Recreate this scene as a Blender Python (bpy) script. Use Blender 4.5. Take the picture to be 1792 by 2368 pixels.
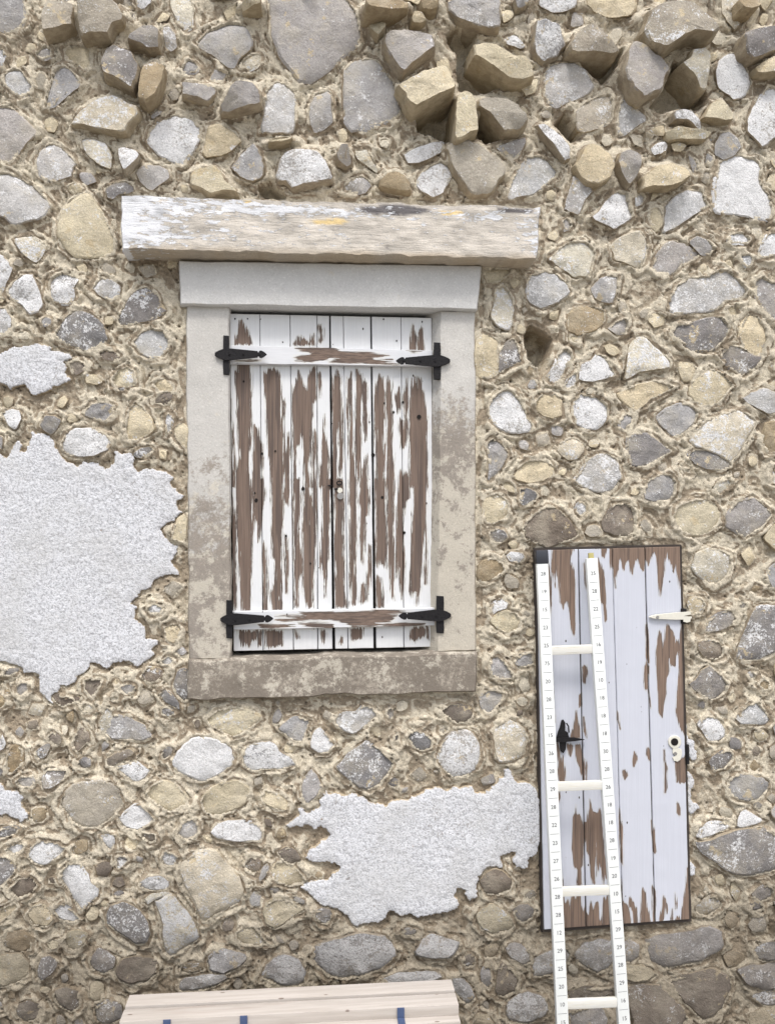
import bpy, math, random
import numpy as np
from mathutils import Vector, geometry

for _o in list(bpy.data.objects):
    bpy.data.objects.remove(_o)
random.seed(7)
scene = bpy.context.scene
col = scene.collection

# ---------------------------------------------------------------- camera
# photograph measured in its own pixels (1792 x 2368); the wall is the plane y = 0
F_PX, CX, CY = 1925.0, 896.0, 1184.0
DIST, EYE, YAW = 2.75, 1.90, math.radians(6.0)
cam_d = bpy.data.cameras.new("camera")
cam_d.sensor_fit = 'VERTICAL'
cam_d.sensor_height = 36.0
cam_d.sensor_width = 36.0
cam_d.lens = 36.0 * F_PX / 2368.0
cam_d.clip_start = 0.05
cam_d.clip_end = 500.0
cam = bpy.data.objects.new("camera", cam_d)
cam.location = (0.0, -DIST, EYE)
cam.rotation_euler = (math.radians(90), 0, -YAW)
col.objects.link(cam)
scene.camera = cam

# ---------------------------------------------------------------- light
SUN_EL, SUN_AZ = math.radians(60), math.radians(-24)   # azimuth measured from straight in front of the wall
world = bpy.data.worlds.new("World")
scene.world = world
world.use_nodes = True
wn = world.node_tree
wn.nodes.clear()
w_out = wn.nodes.new("ShaderNodeOutputWorld")
w_bg = wn.nodes.new("ShaderNodeBackground")
w_sky = wn.nodes.new("ShaderNodeTexSky")
w_sky.sky_type = 'NISHITA'
w_sky.sun_disc = False
w_sky.sun_elevation = SUN_EL
w_sky.sun_rotation = math.pi + SUN_AZ
w_sky.air_density = 1.0
w_sky.dust_density = 3.5
w_sky.ozone_density = 1.0
w_bg.inputs[1].default_value = 0.14
w_hs = wn.nodes.new("ShaderNodeHueSaturation")      # thin overcast: the blue is greyed
w_hs.inputs["Saturation"].default_value = 0.55
wn.links.new(w_sky.outputs[0], w_hs.inputs["Color"])
wn.links.new(w_hs.outputs[0], w_bg.inputs[0])
wn.links.new(w_bg.outputs[0], w_out.inputs[0])
sun_d = bpy.data.lights.new("sun", 'SUN')
sun_d.energy = 1.4
sun_d.angle = math.radians(14)
sun_d.color = (1.0, 0.975, 0.94)
sun = bpy.data.objects.new("sun", sun_d)
sdir = Vector((math.sin(SUN_AZ) * math.cos(SUN_EL), -math.cos(SUN_AZ) * math.cos(SUN_EL), math.sin(SUN_EL)))
sun.rotation_euler = sdir.to_track_quat('Z', 'Y').to_euler()
sun.location = sdir * 8
col.objects.link(sun)

scene.view_settings.view_transform = 'Standard'
scene.view_settings.look = 'None'
scene.view_settings.exposure = 0.84
scene.view_settings.gamma = 1.0
scene.view_settings.use_curve_mapping = False
scene.render.engine = 'CYCLES'
scene.cycles.max_bounces = 6
scene.cycles.use_denoising = True
scene.cycles.denoiser = 'OPENIMAGEDENOISE'
scene.cycles.denoising_input_passes = 'RGB_ALBEDO_NORMAL'
scene.cycles.denoising_prefilter = 'NONE'

# ---------------------------------------------------------------- measuring helpers
_s, _c = math.sin(YAW), math.cos(YAW)

def at(px, py, Y=0.0):
    """Point of the plane y = Y behind a measured pixel."""
    u = (px - CX) / F_PX
    v = (CY - py) / F_PX
    dx, dy = _s + u * _c, _c - u * _s
    t = (Y + DIST) / dy
    return (dx * t, Y, EYE + v * t)

def at_np(px, py, Y=0.0):
    u = (px - CX) / F_PX
    v = (CY - py) / F_PX
    dx, dy = _s + u * _c, _c - u * _s
    t = (Y + DIST) / dy
    return dx * t, np.zeros_like(dx) + Y, EYE + v * t

def proj_np(x, y, z):
    d = x * _s + (y + DIST) * _c
    r = x * _c - (y + DIST) * _s
    return CX + F_PX * r / d, CY - F_PX * (z - EYE) / d

# ---------------------------------------------------------------- noise (numpy)
def _hash(ix, iy, seed):
    h = (ix.astype(np.int64) * 374761393 + iy.astype(np.int64) * 668265263 + seed * 1442695041) & 0xffffffff
    h = ((h ^ (h >> 13)) * 1274126177) & 0xffffffff
    return ((h ^ (h >> 16)) & 0xffff) / 65535.0

def vnoise(x, y, seed=0):
    ix, iy = np.floor(x), np.floor(y)
    fx, fy = x - ix, y - iy
    fx = fx * fx * fx * (fx * (fx * 6 - 15) + 10)
    fy = fy * fy * fy * (fy * (fy * 6 - 15) + 10)
    a, b = _hash(ix, iy, seed), _hash(ix + 1, iy, seed)
    c, d = _hash(ix, iy + 1, seed), _hash(ix + 1, iy + 1, seed)
    return (a + (b - a) * fx) * (1 - fy) + (c + (d - c) * fx) * fy

def fbm(x, y, oct=4, seed=0, gain=0.5):
    s, a, n = 0.0, 1.0, 0.0
    for i in range(oct):
        s = s + a * vnoise(x * 2 ** i + 17.3 * i, y * 2 ** i - 9.1 * i, seed + i)
        n += a
        a *= gain
    return s / n

def sdf(px, py, poly):
    """Signed distance (negative inside) from points to a polygon."""
    poly = np.asarray(poly, float)
    d2 = np.full(px.shape, 1e18)
    inside = np.zeros(px.shape, bool)
    n = len(poly)
    for i in range(n):
        ax, ay = poly[i]
        bx, by = poly[(i + 1) % n]
        ex, ey = bx - ax, by - ay
        wx, wy = px - ax, py - ay
        t = np.clip((wx * ex + wy * ey) / (ex * ex + ey * ey + 1e-9), 0, 1)
        d2 = np.minimum(d2, (wx - ex * t) ** 2 + (wy - ey * t) ** 2)
        if abs(ey) > 1e-9:
            cond = (ay > py) != (by > py)
            inside ^= cond & (px < (bx - ax) * (py - ay) / ey + ax)
    d = np.sqrt(d2)
    return np.where(inside, -d, d)

# ---------------------------------------------------------------- scene helpers
WORLD = {}

def tag(o, label, cat, group=None, kind=None):
    if label:
        o["label"] = label
    if cat:
        o["category"] = cat
    if group:
        o["group"] = group
    if kind:
        o["kind"] = kind
    return o

def empty(name, loc):
    o = bpy.data.objects.new(name, None)
    o.location = loc
    o.empty_display_size = 0.1
    col.objects.link(o)
    WORLD[o] = Vector(loc)
    return o

def link(name, me, mat, parent=None, origin=None):
    """Mesh given in world coordinates -> object with a sensible origin under its parent."""
    n = len(me.vertices)
    co = np.empty(n * 3, np.float32)
    me.vertices.foreach_get("co", co)
    co = co.reshape(-1, 3)
    if origin is None:
        lo, hi = co.min(0), co.max(0)
        origin = ((lo[0] + hi[0]) / 2, (lo[1] + hi[1]) / 2, lo[2])
    co -= np.array(origin, np.float32)
    me.vertices.foreach_set("co", co.ravel())
    me.update()
    if mat:
        me.materials.append(mat)
    o = bpy.data.objects.new(name, me)
    col.objects.link(o)
    WORLD[o] = Vector(origin)
    if parent is not None:
        o.parent = parent
        o.location = Vector(origin) - WORLD[parent]
    else:
        o.location = origin
    return o

def mesh(name, verts, faces, smooth=True, sharp=None):
    me = bpy.data.meshes.new(name)
    me.from_pydata([tuple(v) for v in verts], [], [tuple(f) for f in faces])
    me.validate()
    if smooth:
        me.shade_smooth()
        if sharp is not None:
            me.set_sharp_from_angle(angle=math.radians(sharp))
    me.update()
    return me

def attr(me, name, vals):
    a = me.attributes.new(name, 'FLOAT', 'POINT')
    a.data.foreach_set("value", np.asarray(vals, np.float32).ravel())

def attr_col(me, name, vals):
    a = me.attributes.new(name, 'FLOAT_COLOR', 'POINT')
    v = np.ones((len(me.vertices), 4), np.float32)
    v[:, :3] = vals
    a.data.foreach_set("color", v.ravel())

def box_vf(x0, x1, y0, y1, z0, z1, b=0.003):
    """Bevelled box (chamfered edges): 24 vertices."""
    vs, fs = [], []
    import bmesh
    bm = bmesh.new()
    bmesh.ops.create_cube(bm, size=1.0)
    for v in bm.verts:
        v.co = Vector(((x0 + x1) / 2 + v.co.x * (x1 - x0), (y0 + y1) / 2 + v.co.y * (y1 - y0), (z0 + z1) / 2 + v.co.z * (z1 - z0)))
    if b > 0:
        bmesh.ops.bevel(bm, geom=bm.edges[:], offset=b, segments=2, affect='EDGES', profile=0.6)
    bm.verts.index_update()
    vs = [v.co.copy() for v in bm.verts]
    fs = [[v.index for v in f.verts] for f in bm.faces]
    bm.free()
    return vs, fs

def prism_vf(front, back):
    """Closed prism between two rings of points (same order)."""
    n = len(front)
    vs = list(front) + list(back)
    fs = [list(range(n))[::-1], list(range(n, 2 * n))]
    for i in range(n):
        j = (i + 1) % n
        fs.append([i, j, n + j, n + i])
    return vs, fs

def bar_vf(p0, p1, w, t, up=(0, 0, 1), b=0.002):
    """Bevelled bar from p0 to p1, width w sideways, thickness t."""
    p0, p1 = Vector(p0), Vector(p1)
    ax = (p1 - p0)
    L = ax.length
    ax.normalize()
    side = ax.cross(Vector(up))
    if side.length < 1e-4:
        side = Vector((1, 0, 0))
    side.normalize()
    nor = side.cross(ax)
    vs, fs = box_vf(-w / 2, w / 2, 0, L, -t / 2, t / 2, b)
    return [p0 + side * v.x + ax * v.y + nor * v.z for v in vs], fs

def merge(parts):
    V, Fc = [], []
    for vs, fs in parts:
        o = len(V)
        V += [tuple(v) for v in vs]
        Fc += [[i + o for i in f] for f in fs]
    return V, Fc

def tube_vf(pts, r, n=10, cap=True):
    pts = [Vector(p) for p in pts]
    vs, fs = [], []
    for k, p in enumerate(pts):
        d = (pts[min(k + 1, len(pts) - 1)] - pts[max(k - 1, 0)]).normalized()
        a = d.cross(Vector((0, 0.3, 1)))
        if a.length < 1e-3:
            a = d.cross(Vector((1, 0, 0)))
        a.normalize()
        b = d.cross(a)
        rr = r[k] if isinstance(r, (list, tuple)) else r
        for i in range(n):
            t = 2 * math.pi * i / n
            vs.append(p + a * math.cos(t) * rr + b * math.sin(t) * rr)
    for k in range(len(pts) - 1):
        for i in range(n):
            j = (i + 1) % n
            fs.append([k * n + i, k * n + j, (k + 1) * n + j, (k + 1) * n + i])
    if cap:
        fs.append(list(range(n))[::-1])
        fs.append([(len(pts) - 1) * n + i for i in range(n)])
    return vs, fs

# ---------------------------------------------------------------- materials
class NT:
    def __init__(self, name, rough=0.9, spec=0.25):
        self.m = bpy.data.materials.new(name)
        self.m.use_nodes = True
        self.t = self.m.node_tree
        self.t.nodes.clear()
        self.out = self.t.nodes.new("ShaderNodeOutputMaterial")
        self.b = self.t.nodes.new("ShaderNodeBsdfPrincipled")
        self.b.inputs["Roughness"].default_value = rough
        self.b.inputs["Specular IOR Level"].default_value = spec
        self.t.links.new(self.b.outputs[0], self.out.inputs[0])
        self.geo = None

    def n(self, typ, **kw):
        nd = self.t.nodes.new(typ)
        for k, v in kw.items():
            setattr(nd, k, v)
        return nd

    def put(self, sock, v):
        if isinstance(v, bpy.types.NodeSocket):
            self.t.links.new(v, sock)
        elif v is not None:
            sock.default_value = v

    def pos(self):
        if self.geo is None:
            self.geo = self.n("ShaderNodeNewGeometry")
        return self.geo.outputs["Position"]

    def scaled(self, s, off=(0, 0, 0)):
        m = self.n("ShaderNodeMapping")
        self.put(m.inputs["Vector"], self.pos())
        m.inputs["Scale"].default_value = s
        m.inputs["Location"].default_value = off
        return m.outputs[0]

    def noise(self, scale, detail=4, rough=0.55, vec=None, dist=0.0):
        nd = self.n("ShaderNodeTexNoise")
        self.put(nd.inputs["Vector"], vec if vec is not None else self.pos())
        nd.inputs["Scale"].default_value = scale
        nd.inputs["Detail"].default_value = detail
        nd.inputs["Roughness"].default_value = rough
        nd.inputs["Distortion"].default_value = dist
        return nd.outputs[0]

    def voro(self, scale, vec=None, feature='F1'):
        nd = self.n("ShaderNodeTexVoronoi", feature=feature)
        self.put(nd.inputs["Vector"], vec if vec is not None else self.pos())
        nd.inputs["Scale"].default_value = scale
        return nd.outputs[0]

    def math(self, op, a, b=None, c=None, clamp=False):
        nd = self.n("ShaderNodeMath", operation=op, use_clamp=clamp)
        for i, v in enumerate((a, b, c)):
            if v is not None:
                self.put(nd.inputs[i], v)
        return nd.outputs[0]

    def ss(self, v, lo, hi, a=0.0, b=1.0):
        nd = self.n("ShaderNodeMapRange", interpolation_type='SMOOTHSTEP')
        self.put(nd.inputs[0], v)
        self.put(nd.inputs[1], lo)
        self.put(nd.inputs[2], hi)
        nd.inputs[3].default_value = a
        nd.inputs[4].default_value = b
        return nd.outputs[0]

    def mix(self, f, a, b, mode='MIX'):
        nd = self.n("ShaderNodeMix", data_type='RGBA', blend_type=mode)
        self.put(nd.inputs[0], f)
        for s, v in ((nd.inputs[6], a), (nd.inputs[7], b)):
            if isinstance(v, tuple):
                v = v + (1.0,) if len(v) == 3 else v
            self.put(s, v)
        return nd.outputs[2]

    def gain(self, colr, f):
        """colour times a scalar"""
        nd = self.n("ShaderNodeVectorMath", operation='SCALE')
        self.put(nd.inputs[0], colr)
        self.put(nd.inputs[3], f)
        return nd.outputs[0]

    def sep(self, v):
        nd = self.n("ShaderNodeSeparateXYZ")
        self.put(nd.inputs[0], v)
        return nd.outputs

    def attr(self, name):
        return self.n("ShaderNodeAttribute", attribute_name=name)

    def done(self, colr, bumps=(), rough=None):
        self.put(self.b.inputs["Base Color"], colr if not isinstance(colr, tuple) else colr + (1.0,))
        if rough is not None:
            self.put(self.b.inputs["Roughness"], rough)
        prev = None
        for h, dist, st in bumps:
            bp = self.n("ShaderNodeBump")
            bp.inputs["Distance"].default_value = dist
            bp.inputs["Strength"].default_value = st
            self.put(bp.inputs["Height"], h)
            if prev is not None:
                self.put(bp.inputs["Normal"], prev)
            prev = bp.outputs[0]
        if prev is not None:
            self.put(self.b.inputs["Normal"], prev)
        return self.m

def soil(k):
    """splash dirt that climbs unevenly from the foot of the wall"""
    z = k.sep(k.pos())[2]
    nz = k.noise(3.2, 4, 0.6)
    h = k.math('ADD', z, k.math('MULTIPLY', k.math('SUBTRACT', nz, 0.5), 0.7))
    return k.ss(h, 0.92, 0.36)

def mat_stone(name, use_attr=False):
    k = NT(name, 0.88, 0.25)
    if use_attr:
        at_ = k.attr("Col")
        base = at_.outputs["Color"]
        amt = k.math('MULTIPLY', at_.outputs["Fac"], 0.25)
    else:
        oi = k.n("ShaderNodeObjectInfo")
        base = oi.outputs["Color"]
        amt = oi.outputs["Alpha"]
    n1 = k.noise(26, 5, 0.62)
    n2 = k.noise(165, 4, 0.8)
    n3 = k.noise(70, 5, 0.75)
    f = k.math('MULTIPLY_ADD', n1, 0.75, 0.62)
    c = k.gain(base, f)
    # mineral grain
    c = k.mix(k.ss(n2, 0.52, 0.74), c, k.gain(base, 1.65))
    c = k.mix(k.ss(n2, 0.45, 0.28), c, k.gain(base, 0.62))
    # mortar smeared on the face
    nm = k.noise(15, 6, 0.68, vec=k.scaled((1, 1, 1), (3.1, 0, 7.7)))
    c = k.mix(k.ss(nm, 0.60, 0.645, 0, 0.8), c, (0.53, 0.43, 0.27))
    c = k.mix(k.ss(k.noise(9, 5, 0.7, vec=k.scaled((1, 1, 1), (1, 0, 5))), 0.42, 0.68, 0.04, 0.42), c, (0.52, 0.465, 0.365))
    # whitewash left on the outer face; amount set per stone
    nw = k.math('ADD', k.math('MULTIPLY', k.noise(20, 8, 0.75, vec=k.scaled((1, 1, 1), (9, 0, 2))), 0.55), k.math('MULTIPLY', k.noise(140, 4, 0.75), 0.45))
    lo = k.math('MULTIPLY_ADD', amt, -0.185, 0.60)
    wm = k.ss(nw, lo, k.math('ADD', lo, 0.025))
    g = k.geo
    ny = k.math('MULTIPLY', k.sep(g.outputs["True Normal"])[1], -1.0)
    face = k.ss(k.math('ADD', ny, k.math('MULTIPLY_ADD', n1, 0.3, -0.15)), 0.42, 0.62)
    c = k.mix(k.math('MULTIPLY', wm, face), c, k.mix(k.ss(n2, 0.35, 0.6), (0.54, 0.535, 0.53), (0.73, 0.725, 0.72)))
    # broken sides were never washed or weathered: raw ochre stone
    raw = k.mix(k.ss(n1, 0.35, 0.7), (0.30, 0.235, 0.150), (0.49, 0.405, 0.275))
    c = k.mix(k.math('MULTIPLY', k.math('SUBTRACT', 1.0, face), 0.72), c, raw)
    dirt = soil(k)
    c = k.mix(k.math('MULTIPLY', dirt, 0.55), c, (0.105, 0.09, 0.075))
    return k.done(c, ((n3, 0.010, 0.8), (n2, 0.003, 0.8)))

def mat_mortar():
    """lighter later smears (attribute 'tone' = 1) over an older, browner bed"""
    k = NT("mortar", 0.95, 0.15)
    tone = k.attr("tone").outputs["Fac"]
    warp = k.noise(12, 4, 0.6, dist=1.0)
    n2 = k.noise(48, 5, 0.65, dist=1.5)
    n3 = k.noise(170, 4, 0.8)
    t = k.math('ADD', tone, k.math('MULTIPLY', k.math('SUBTRACT', n2, 0.5), 0.55))
    c = k.mix(k.ss(t, 0.26, 0.46), (0.315, 0.258, 0.188), (0.575, 0.515, 0.405))
    c = k.mix(k.ss(warp, 0.50, 0.66, 0, 0.5), c, (0.68, 0.61, 0.47))
    c = k.mix(k.ss(n2, 0.62, 0.70, 0, 0.35), c, (0.36, 0.29, 0.20))
    c = k.mix(k.ss(k.noise(2.0, 3), 0.50, 0.72, 0, 0.4), c, (0.52, 0.46, 0.36))
    # trowel folds and shrinkage cracks
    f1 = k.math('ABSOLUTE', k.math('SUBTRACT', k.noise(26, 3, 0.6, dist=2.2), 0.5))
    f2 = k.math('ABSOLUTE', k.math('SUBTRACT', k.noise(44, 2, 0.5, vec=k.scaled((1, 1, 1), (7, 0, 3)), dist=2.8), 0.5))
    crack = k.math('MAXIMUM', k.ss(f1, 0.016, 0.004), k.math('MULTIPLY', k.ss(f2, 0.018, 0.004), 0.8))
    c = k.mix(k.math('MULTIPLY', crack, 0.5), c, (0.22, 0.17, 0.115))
    c = k.gain(c, k.math('MULTIPLY_ADD', n3, 0.5, 0.77))
    c = k.mix(k.ss(n3, 0.60, 0.70, 0, 0.6), c, (0.70, 0.65, 0.54))
    c = k.mix(k.ss(n3, 0.38, 0.30, 0, 0.65), c, (0.20, 0.155, 0.105))
    dirt = soil(k)
    c = k.mix(k.math('MULTIPLY', dirt, 0.60), c, (0.12, 0.095, 0.066))
    return k.done(c, ((n2, 0.004, 0.5), (k.math('SUBTRACT', 1.0, crack), 0.004, 0.6), (n3, 0.003, 0.7)))

def mat_plaster():
    k = NT("plaster", 0.92, 0.2)
    n1 = k.noise(150, 3, 0.75)
    n2 = k.noise(330, 2, 0.7)
    n0 = k.noise(4, 5, 0.65)
    c = k.mix(k.ss(n1, 0.38, 0.55), (0.40, 0.40, 0.415), (0.655, 0.66, 0.68))
    c = k.mix(k.ss(n0, 0.42, 0.66, 0, 0.5), c, (0.50, 0.495, 0.485))
    ck = k.math('ABSOLUTE', k.math('SUBTRACT', k.noise(5, 4, 0.6, vec=k.scaled((1, 1, 1), (2, 0, 8)), dist=0.8), 0.5))
    c = k.mix(k.math('MULTIPLY', k.ss(ck, 0.0035, 0.001), k.ss(k.noise(3.1), 0.5, 0.58, 0, 0.7)), c, (0.26, 0.24, 0.22))
    spot = k.ss(k.voro(17), 0.075, 0.055)
    c = k.mix(k.math('MULTIPLY', spot, k.ss(k.noise(9), 0.55, 0.6)), c, (0.30, 0.24, 0.19))
    thin = k.attr("thin").outputs["Fac"]
    e = k.math('ADD', thin, k.math('MULTIPLY', k.math('SUBTRACT', n1, 0.5), 0.7))
    c = k.mix(k.ss(e, 0.20, 0.34, 1.0, 0.0), c, (0.47, 0.385, 0.27))
    return k.done(c, ((n1, 0.005, 0.9), (n2, 0.002, 0.8)))

def mat_paint(name, paint, wood, sx, sz, jag=5.0, edge=1.0):
    """Peeling paint: the attribute 'bare' is the distance (photo px) to the flaked-off area, negative inside."""
    k = NT(name, 0.6, 0.35)
    bare = k.attr("bare").outputs["Fac"]
    nj = k.noise(1.0, 3, 0.6, vec=k.scaled((sx, 40, sz)))
    nj2 = k.noise(1.0, 2, 0.6, vec=k.scaled((sx * 3.0, 40, sz * 2.2), (4, 0, 1)))
    d = k.math('ADD', k.math('SUBTRACT', bare, 0.9), k.math('MULTIPLY', k.math('SUBTRACT', nj, 0.5), jag * 2))
    d = k.math('ADD', d, k.math('MULTIPLY', k.math('SUBTRACT', nj2, 0.5), jag))
    nk = k.noise(1.0, 3, 0.7, vec=k.scaled((sx * 1.5, 40, sz * 6), (2, 0, 9)))
    d = k.math('ADD', d, k.math('MULTIPLY', k.math('SUBTRACT', nk, 0.5), jag * 0.5))
    m = k.ss(d, -0.7 * edge, 0.7 * edge)          # 1 = paint
    gr = k.noise(1.0, 4, 0.65, vec=k.scaled((sx * 3, 60, sz * 0.8)))
    gr2 = k.noise(1.0, 3, 0.6, vec=k.scaled((sx * 0.5, 60, sz * 0.5), (1, 0, 3)))
    wcol = k.mix(k.ss(gr, 0.3, 0.7), tuple(v * 0.62 for v in wood), tuple(min(1, v * 1.3) for v in wood))
    wcol = k.mix(k.ss(gr2, 0.47, 0.62, 0, 0.8), wcol, tuple(v * 0.55 for v in (wood[0] * 0.95, wood[1], wood[2] * 1.1)))
    pn = k.noise(1.0, 4, 0.6, vec=k.scaled((sx * 1.6, 30, sz * 0.7)))
    pcol = k.gain(k.mix(1.0, paint, paint), k.math('MULTIPLY_ADD', pn, 0.22, 0.89))
    # undercoat showing just along the flaked edge
    pcol = k.mix(k.ss(d, 3.2, 0.6, 0, 0.75), pcol, tuple(v * f for v, f in zip(paint, (0.97, 0.93, 0.82))))
    chips = k.ss(k.voro(1.0, vec=k.scaled((38, 1, 22))), 0.105, 0.08)
    pcol = k.mix(k.math('MULTIPLY', chips, k.ss(k.noise(18), 0.52, 0.56)), pcol, (0.05, 0.04, 0.035))
    c = k.mix(m, wcol, pcol)
    return k.done(c, ((m, 0.0012, 1.0), (gr, 0.0012, 0.6)), rough=k.ss(m, 0, 1, 0.85, 0.5))

def mat_ashlar(name, tint, stain, amount):
    """dressed stone with lichen-dark and cream weathering"""
    k = NT(name, 0.9, 0.2)
    n1 = k.noise(7, 6, 0.65)
    n2 = k.noise(160, 4, 0.8)
    n3 = k.noise(34, 6, 0.7)
    c = k.gain(k.mix(1.0, tint, tint), k.math('MULTIPLY_ADD', n1, 0.5, 0.75))
    at_ = k.attr("stain").outputs["Fac"]
    s = k.math('ADD', k.math('ADD', k.math('MULTIPLY', n1, 0.36), k.math('ADD', k.math('MULTIPLY', n3, 0.36), k.math('MULTIPLY', k.noise(110, 4, 0.8), 0.28))), k.math('MULTIPLY', at_, amount))
    c = k.mix(k.ss(s, 0.54, 0.66, 0, 0.85), c, k.gain(k.mix(1.0, stain, stain), k.math('MULTIPLY_ADD', n3, 0.9, 0.55)))
    cr = k.math('ADD', k.noise(13, 8, 0.8, vec=k.scaled((1, 1, 1), (5, 0, 2))), k.math('MULTIPLY', at_, 0.14))
    c = k.mix(k.ss(cr, 0.60, 0.68, 0, 0.7), c, (0.53, 0.49, 0.41))
    c = k.mix(k.ss(n2, 0.52, 0.74, 0, 0.7), c, k.gain(c, 1.45))
    c = k.mix(k.ss(n2, 0.45, 0.28, 0, 0.7), c, k.gain(c, 0.66))
    return k.done(c, ((n3, 0.004, 0.6), (n2, 0.002, 0.7)))

def mat_beam():
    k = NT("beam_wood", 0.9, 0.2)
    ac = k.attr("Col").outputs["Color"]
    n1 = k.noise(1.0, 5, 0.7, vec=k.scaled((14, 60, 90)))
    n2 = k.noise(240, 3, 0.7)
    c = k.gain(ac, k.math('MULTIPLY_ADD', n1, 0.6, 0.7))
    bare = k.attr("bare").outputs["Fac"]
    fl = k.math('ADD', bare, k.math('MULTIPLY', k.math('SUBTRACT', k.noise(1.0, 6, 0.72, vec=k.scaled((26, 60, 85))), 0.5), 2.6))
    m = k.ss(fl, 0.42, 0.52)
    c = k.mix(m, c, (0.66, 0.665, 0.68))
    c = k.gain(c, k.math('MULTIPLY_ADD', n2, 0.6, 0.70))
    return k.done(c, ((n1, 0.006, 0.8), (m, 0.0015, 0.8), (n2, 0.002, 0.6)))

def mat_plain(name, colr, rough=0.6, spec=0.3, metal=0.0, var=0.25, scale=60, bump=0.0):
    k = NT(name, rough, spec)
    k.b.inputs["Metallic"].default_value = metal
    n = k.noise(scale, 4, 0.6)
    c = k.gain(k.mix(1.0, colr, colr), k.math('MULTIPLY_ADD', n, 2 * var, 1 - var))
    return k.done(c, ((n, 0.003, bump),) if bump else ())

def mat_slat():
    k = NT("bench_slat_wood", 0.55, 0.35)
    g = k.noise(1.0, 4, 0.6, vec=k.scaled((5, 90, 90)))
    g2 = k.noise(1.0, 3, 0.6, vec=k.scaled((1.3, 14, 14)))
    c = k.mix(k.ss(g, 0.3, 0.7), (0.395, 0.355, 0.315), (0.475, 0.435, 0.395))
    c = k.mix(k.ss(g2, 0.62, 0.70, 0, 0.5), c, (0.33, 0.26, 0.225))
    kn = k.ss(k.voro(1.0, vec=k.scaled((9, 26, 26))), 0.085, 0.06)
    c = k.mix(k.math('MULTIPLY', kn, 0.8), c, (0.12, 0.08, 0.06))
    return k.done(c, ((g, 0.0008, 0.5),))

def mat_ground():
    k = NT("paving", 0.9, 0.2)
    n = k.noise(5, 6, 0.65)
    n2 = k.noise(180, 3, 0.7)
    c = k.mix(n, (0.22, 0.205, 0.18), (0.32, 0.30, 0.27))
    c = k.gain(c, k.math('MULTIPLY_ADD', n2, 0.5, 0.75))
    return k.done(c, ((n2, 0.004, 0.7),))

M = {
    'stone': mat_stone("field_stone"), 'stones': mat_stone("field_stone_small", True), 'mortar': mat_mortar(), 'plaster': mat_plaster(),
    'shutter': mat_paint("peeling_white_paint", (0.63, 0.635, 0.638), (0.165, 0.120, 0.095), 230, 7, 13.0),
    'batten': mat_paint("peeling_white_batten", (0.60, 0.605, 0.62), (0.165, 0.120, 0.095), 9, 230, 7.0),
    'door': mat_paint("peeling_lavender_paint", (0.505, 0.52, 0.575), (0.20, 0.14, 0.105), 230, 7, 6.0),
    'lintel': mat_ashlar("ashlar_lintel", (0.52, 0.515, 0.50), (0.44, 0.43, 0.41), 0.0),
    'jamb': mat_ashlar("ashlar_jamb", (0.485, 0.468, 0.437), (0.22, 0.188, 0.155), 0.26),
    'sill': mat_ashlar("ashlar_sill", (0.36, 0.32, 0.265), (0.155, 0.132, 0.108), 0.26),
    'beam': mat_beam(),
    'iron': mat_plain("black_iron", (0.012, 0.011, 0.012), 0.6, 0.2, 0.0, 0.45, 160, 0.6),
    'frame': mat_plain("dark_stained_frame", (0.045, 0.037, 0.032), 0.8, 0.2, 0.0, 0.4, 40),
    'dark': mat_plain("dark_inside", (0.018, 0.016, 0.015), 0.9, 0.1),
    'cream': mat_plain("cream_painted_metal", (0.62, 0.60, 0.52), 0.5, 0.35, 0.0, 0.12, 90),
    'steel': mat_plain("worn_steel", (0.30, 0.29, 0.28), 0.4, 0.5, 0.5, 0.35, 200),
    'rail': mat_plain("white_ladder_rail", (0.68, 0.695, 0.675), 0.45, 0.35, 0.0, 0.05, 40),
    'rung': mat_paint("worn_white_rung", (0.62, 0.61, 0.57), (0.40, 0.35, 0.28), 12, 300, 4.5),
    'ink': mat_plain("dark_ink", (0.11, 0.11, 0.115), 0.8, 0.1),
    'cap': mat_plain("black_plastic", (0.022, 0.024, 0.032), 0.35, 0.5, 0.0, 0.1, 50),
    'yellow': mat_plain("yellow_plastic", (0.42, 0.37, 0.15), 0.5, 0.3),
    'slat': mat_slat(),
    'blue': mat_plain("blue_painted_steel", (0.06, 0.085, 0.16), 0.4, 0.45, 0.0, 0.15, 70),
    'ground': mat_ground(),
}

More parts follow.
